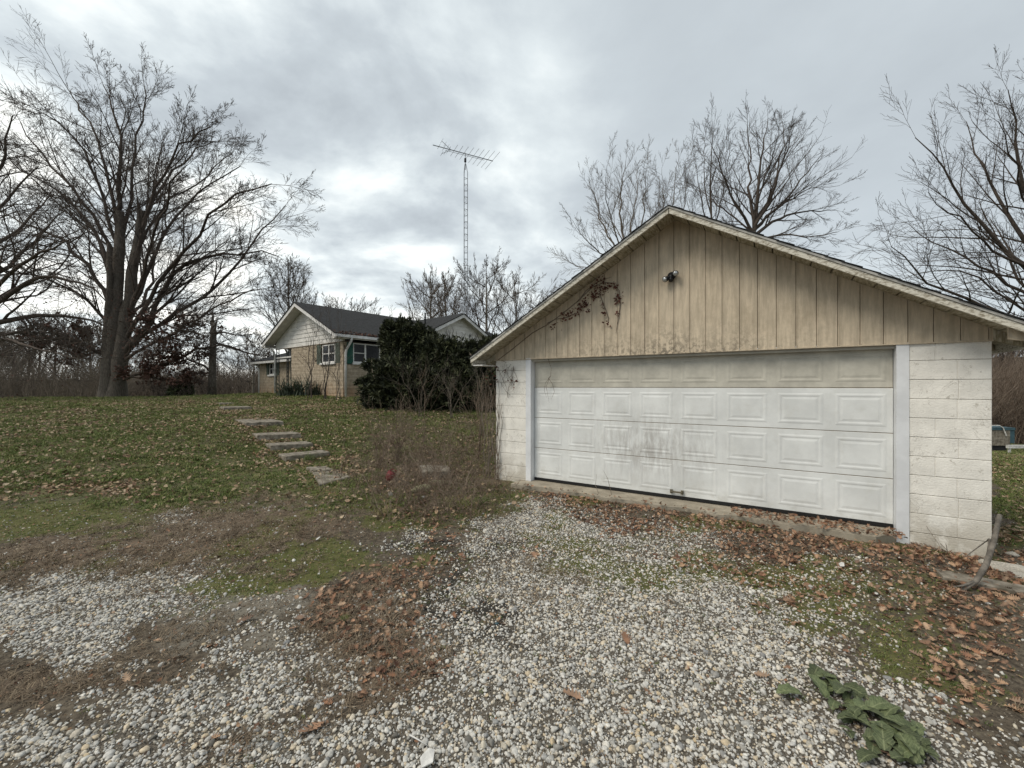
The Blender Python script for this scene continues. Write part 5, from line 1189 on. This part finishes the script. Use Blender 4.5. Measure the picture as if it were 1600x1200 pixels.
# ------------------------------------------------------------------ scattered stuff
def scatter_all():
    stones = proto_coll('gravel', [stone_mesh(300+i) for i in range(7)], m_stone)
    x, y = sample(640000, 8.5, 1.1, .6); c = cover(x, y)
    pr = np.clip(c['gravel']*1.25-.1, 0, 1)*(1-.35*c['black'])*(1-.5*c['silt'])*np.clip(.42+1.25*fbm(x*5, y*5, 61), 0, 1)*np.clip(.40+1.4*fbm(x*1.6, y*1.6, 63), 0, 1)
    pr = pr*(1-.6*np.clip(c['moss'],0,1))*(1-.5*np.clip(c['leaf'],0,1)); pr = np.maximum(pr, .02*(y < 6.5)*(1-c['lawn'])); pr = np.maximum(pr, .06*c['dry']*(y < 7)*np.clip(fbm(x*3,y*3,67)*3-1.2,0,1))
    k = (rng.random(len(x)) < pr) & ~in_garage(x, y, .33*0); x, y = x[k], y[k]; n = len(x)
    s = .0034+.0042*rng.gamma(1.6,.62,n); s = np.minimum(s, .024); s = s*(1+np.clip(y-3,0,5)*.03); z = gh(x, y)+s*.25
    R = np.stack([rng.normal(size=n)*.35, rng.normal(size=n)*.35, rng.uniform(0,6.28,n)], 1)
    ap = ((x-B_[0])*GN[0]+(y-B_[1])*GN[1]) > -.36; ins = ((x-B_[0])*GU[0]+(y-B_[1])*GU[1]); drop = ap & (ins > .4) & (ins < 5.3) & (rng.random(n) < .93)
    kk = ~drop; print('stones', kk.sum())
    scatter('gravel', stones, np.stack([x, y, z], 1)[kk], R[kk], np.repeat(s[kk, None], 3, 1), rng.integers(0,7,kk.sum()), 'pale river gravel of the driveway with grey and tan stones', 'gravel')
    # grass
    gc = proto_coll('grass', [tuft_mesh(400+i, 16, 1, 1.2, .085, 1.0) for i in range(5)], m_grass)
    x, y = sample(420000, 24, 1.2, .4, 1.35); c = cover(x, y); big = fbm(x*.8, y*.8, 71); patch = fbm(x*2.5, y*2.5, 73)
    pr = c['lawn']*np.clip(.25+1.1*patch, 0, 1)*.75+c['moss']*.95*np.clip(patch*2.2-.4,0,1)
    pr = pr*(1-.7*np.clip(c['leaf'],0,1)*(y < 8))*(1-.85*c['dry'])*(1-.6*np.clip(c['gravel'],0,1))+.010
    k = (rng.random(len(x)) < pr) & ~in_garage(x, y, .36) & ~in_house(x, y, .3); x, y, c2, patch = x[k], y[k], c['lawn'][k], patch[k]; n = len(x)
    s = (.017+.026*c2*np.clip(patch*1.5,.4,1.3))*rng.uniform(.6,1.3,n)*(1+np.clip(y-6,0,16)*.06); z = gh(x, y)-.003
    R = np.stack([rng.normal(size=n)*.2, rng.normal(size=n)*.2, rng.uniform(0,6.28,n)], 1); print('grass', n)
    scatter('grass', gc, np.stack([x, y, z], 1), R, np.stack([s*1.5, s*1.5, s], 1), rng.integers(0,5,n), 'short patchy green lawn and moss', 'grass')
    # dry grass
    dc = proto_coll('dry_grass', [tuft_mesh(450+i, 14, 1, 1.4, .06, 1.8) for i in range(4)], m_drygrass)
    x, y = sample(230000, 14, 1.2, .4); c = cover(x, y); pr = .75*np.clip(c['dry'],0,1)*np.clip(fbm(x*3,y*3,81)*1.8-.2,0,1)+.10*c['lawn']+.012
    k = (rng.random(len(x)) < pr) & ~in_garage(x, y, .36); x, y = x[k], y[k]; n = len(x); s = rng.uniform(.014,.042,n)*(1+np.clip(y-5,0,9)*.06); print('dry', n)
    R = np.stack([rng.normal(size=n)*.3, rng.normal(size=n)*.3, rng.uniform(0,6.28,n)], 1)
    scatter('dry_grass', dc, np.stack([x, y, gh(x, y)], 1), R, np.stack([s*1.6, s*1.6, s*.8], 1), rng.integers(0,4,n), 'dry brown matted grass on the bare patches', 'grass')
    # long grass clumps, individual plants
    lt = [tuft_mesh(480+i, 110, 1, .7, .022, 1.25) for i in range(3)]
    for me in lt: me.materials.append(m_grass)
    for i, (px, py, s, lab) in enumerate(((715,796,.20,'long green grass clump left of the garage corner'),(752,790,.17,'green grass clump touching the left foot of the garage'),(598,806,.15,'green grass clump at the edge of the lawn below the weeds'),(483,722,.22,'pale strappy grass clump growing over the lowest step'),(690,790,.13,'small grass clump beside the long green one'),(538,970,.05,'tiny bright grass tuft in the leaf patch left of the gravel'),(1360,925,.07,'green grass tuft in the leaf litter near the right wall'))):
        x, y, z = hit(px, py); o = link('grass_clump', lt[i % 3], None, None, label=lab, cat='grass clump', loc=(x, y, z)); o.scale = (s,)*3; o.rotation_euler = (0,0,i)
    # leaves
    lm = [leaf_mesh(500+i, True) for i in range(8)]; lc = proto_coll('leaf_litter', lm, m_leaf)
    x, y = sample(210000, 12, 1.2, .45); c = cover(x, y); pr = np.clip(c['leaf']-.08,0,1)**1.4*.50+.014*np.clip(fbm(x*1.5,y*1.5,99)*3-1,.05,1)*(1-.5*c['gravel'])
    s_ = (x-B_[0])*GU[0]+(y-B_[1])*GU[1]; d_ = (x-B_[0])*GN[0]+(y-B_[1])*GN[1]
    bank = (d_ > -.75) & (d_ < .0) & (s_ > 3.6) & (s_ < 6.3); bank2 = (d_ > -.62) & (d_ < -.27) & (s_ > 1.2) & (s_ < 6)
    pr = np.where(bank, .62, pr); pr = np.where(bank2, np.maximum(pr, .5), pr); pr = np.where((d_ > -.3) & (s_ < 3.6) & (s_ > .5), pr*.06, pr)
    k = (rng.random(len(x)) < pr) & ~in_garage(x, y, .0); x, y = x[k], y[k]; n = len(x); dens = pr[k]
    z = gh(x, y); s_ = s_[k]; d_ = d_[k]; z = np.where((d_ > -.34) & (s_ > .5) & (s_ < 5.2), np.maximum(z, .06), z)
    s = .022+.046*rng.random(n)**1.6; z = z+s*.10+dens*rng.uniform(0,.055,n)
    R = np.stack([rng.normal(size=n)*(.25+.6*dens), rng.normal(size=n)*(.25+.6*dens), rng.uniform(0,6.28,n)], 1)
    px, py = proj(x, y, z); vis = (px > 5) & (px < 1595) & (py < 1195); order = np.argsort(np.where(vis, y, 1e9)); near = order[:170]; rest = order[170:]; print('leaves', n)
    scatter('leaf_litter', lc, np.stack([x, y, z], 1)[rest], R[rest], np.repeat(s[rest, None], 3, 1), rng.integers(0,8,len(rest)), 'drifts of brown dead oak leaves on gravel and moss', 'leaves')
    for i in near:
        zone = ('on the gravel in the left wheel track' if px[i] < 450 else 'in the leafy strip between the wheel tracks' if px[i] < 760 else 'lying loose on the pale gravel below the door' if px[i] < 1180 else 'on the mossy gravel at the lower right')
        sz = 'large ' if s[i] > .056 else 'small ' if s[i] < .036 else 'middle-sized '; tl = 'tilted up ' if max(abs(R[i][0]), abs(R[i][1])) > .45 else 'lying flat '
        o = link('fallen_leaf', lm[int(i) % 8], None, None, label=sz+'dead oak leaf '+tl+zone.replace('lying ', ''), cat='leaf', group=sz+'dead leaves '+tl+zone.replace('lying ', ''), loc=(x[i], y[i], z[i])); o.scale = (s[i],)*3; o.rotation_euler = R[i]
    for j, (a, b, ss, lab) in enumerate(((978,1002,.075,'tan lobed leaf lying alone on the gravel in the centre'),(897,1093,.09,'curled orange leaf alone on the gravel below the centre'),(487,1145,.095,'large orange oak leaf at the lower left of the centre'),(470,970,.085,'pale orange oak leaf at the edge of the grey silt'),(383,972,.08,'orange leaf lying on the dirt of the left track'),(835,870,.08,'broad tan leaf beside the dark patch'),(1322,1118,.10,'brown curled leaf lying on the broad-leaved weed'),(1385,1175,.11,'long brown leaf under the lower end of the broad-leaved weed'),(1190,1060,.06,'dark shrivelled leaf on the gravel right of centre'))):
        X, Y, Z = hit(a, b); o = link('fallen_leaf', lm[j % 6], None, None, label=lab, cat='leaf', loc=(X, Y, Z+.022)); o.scale = (ss*1.3,ss*1.3,ss); o.rotation_euler = (.25,.2,j*1.3)
    # lawn leaves
    
    fr = proto_coll('leaf_fragments', [leaf_mesh(560+i, i % 2 == 0) for i in range(4)], m_leaf)
    x, y = sample(120000, 9, 1.1, .5); c = cover(x, y); pr = np.clip(1-c['lawn'],0,1)*(.10+.5*c['leaf']+.25*c['dry']+.12*c['moss'])*np.clip(fbm(x*2.2,y*2.2,93)*2.2-.5,.12,1)
    k = (rng.random(len(x)) < pr) & ~in_garage(x, y, .0); x, y = x[k], y[k]; n = len(x); s = rng.uniform(.006,.022,n)
    scatter('leaf_fragments', fr, np.stack([x, y, gh(x, y)+.012], 1), np.stack([rng.normal(size=n)*.6, rng.normal(size=n)*.6, rng.uniform(0,6.28,n)], 1), np.repeat(s[:, None], 3, 1), rng.integers(0,4,n), 'brown crumbled leaf fragments between the stones', 'leaves')
    cr = proto_coll('soil_crumbs', [stone_mesh(600+i, 1) for i in range(3)], m_inst('soil_crumb', [(.07,.055,.04),(.16,.13,.095),(.11,.085,.06),(.24,.21,.165),(.05,.042,.033)], .95))
    x, y = sample(260000, 7.5, 1.1, .5); c = cover(x, y); pr = .9*np.clip(1-c['lawn'],0,1)*np.clip(fbm(x*4,y*4,95)*1.6-.2,.1,1); k = (rng.random(len(x)) < pr) & ~in_garage(x, y, .36); x, y = x[k], y[k]; n = len(x); s = rng.uniform(.002,.007,n)
    scatter('soil_crumbs', cr, np.stack([x, y, gh(x, y)], 1), rng.uniform(0,6,(n,3)), np.repeat(s[:, None], 3, 1), rng.integers(0,3,n), 'crumbs of soil and grit between the stones', 'soil')
    lc2 = proto_coll('lawn_leaves', [leaf_mesh(540+i, i < 2) for i in range(5)], m_leafp)
    x, y = sample(260000, 24, 4.0, .75, 1.35); c = cover(x, y); pr = np.clip(c['leaf']*1.2,0,1)*.85*c['lawn']*np.clip(fbm(x*1.3,y*1.3,91)*2.6-.6,.10,1)
    pr = np.maximum(pr, .15*(c['lawn'] > .3)*np.clip(fbm(x*.9,y*.9,97)*4-1.6,.10,1)); k = (rng.random(len(x)) < pr) & ~in_garage(x, y, .36) & ~in_house(x, y, .0); x, y = x[k], y[k]; n = len(x); s = rng.uniform(.03,.075,n)*(1+np.clip(y-8,0,14)*.02)
    R = np.stack([rng.normal(size=n)*.5, rng.normal(size=n)*.5, rng.uniform(0,6.28,n)], 1); print('lawnleaves', n)
    scatter('lawn_leaves', lc2, np.stack([x, y, gh(x, y)+.036+.012*rng.random(n)], 1), R, np.repeat(s[:, None], 3, 1), rng.integers(0,5,n), 'pale dead leaves scattered over the lawn', 'leaves')
scatter_all()
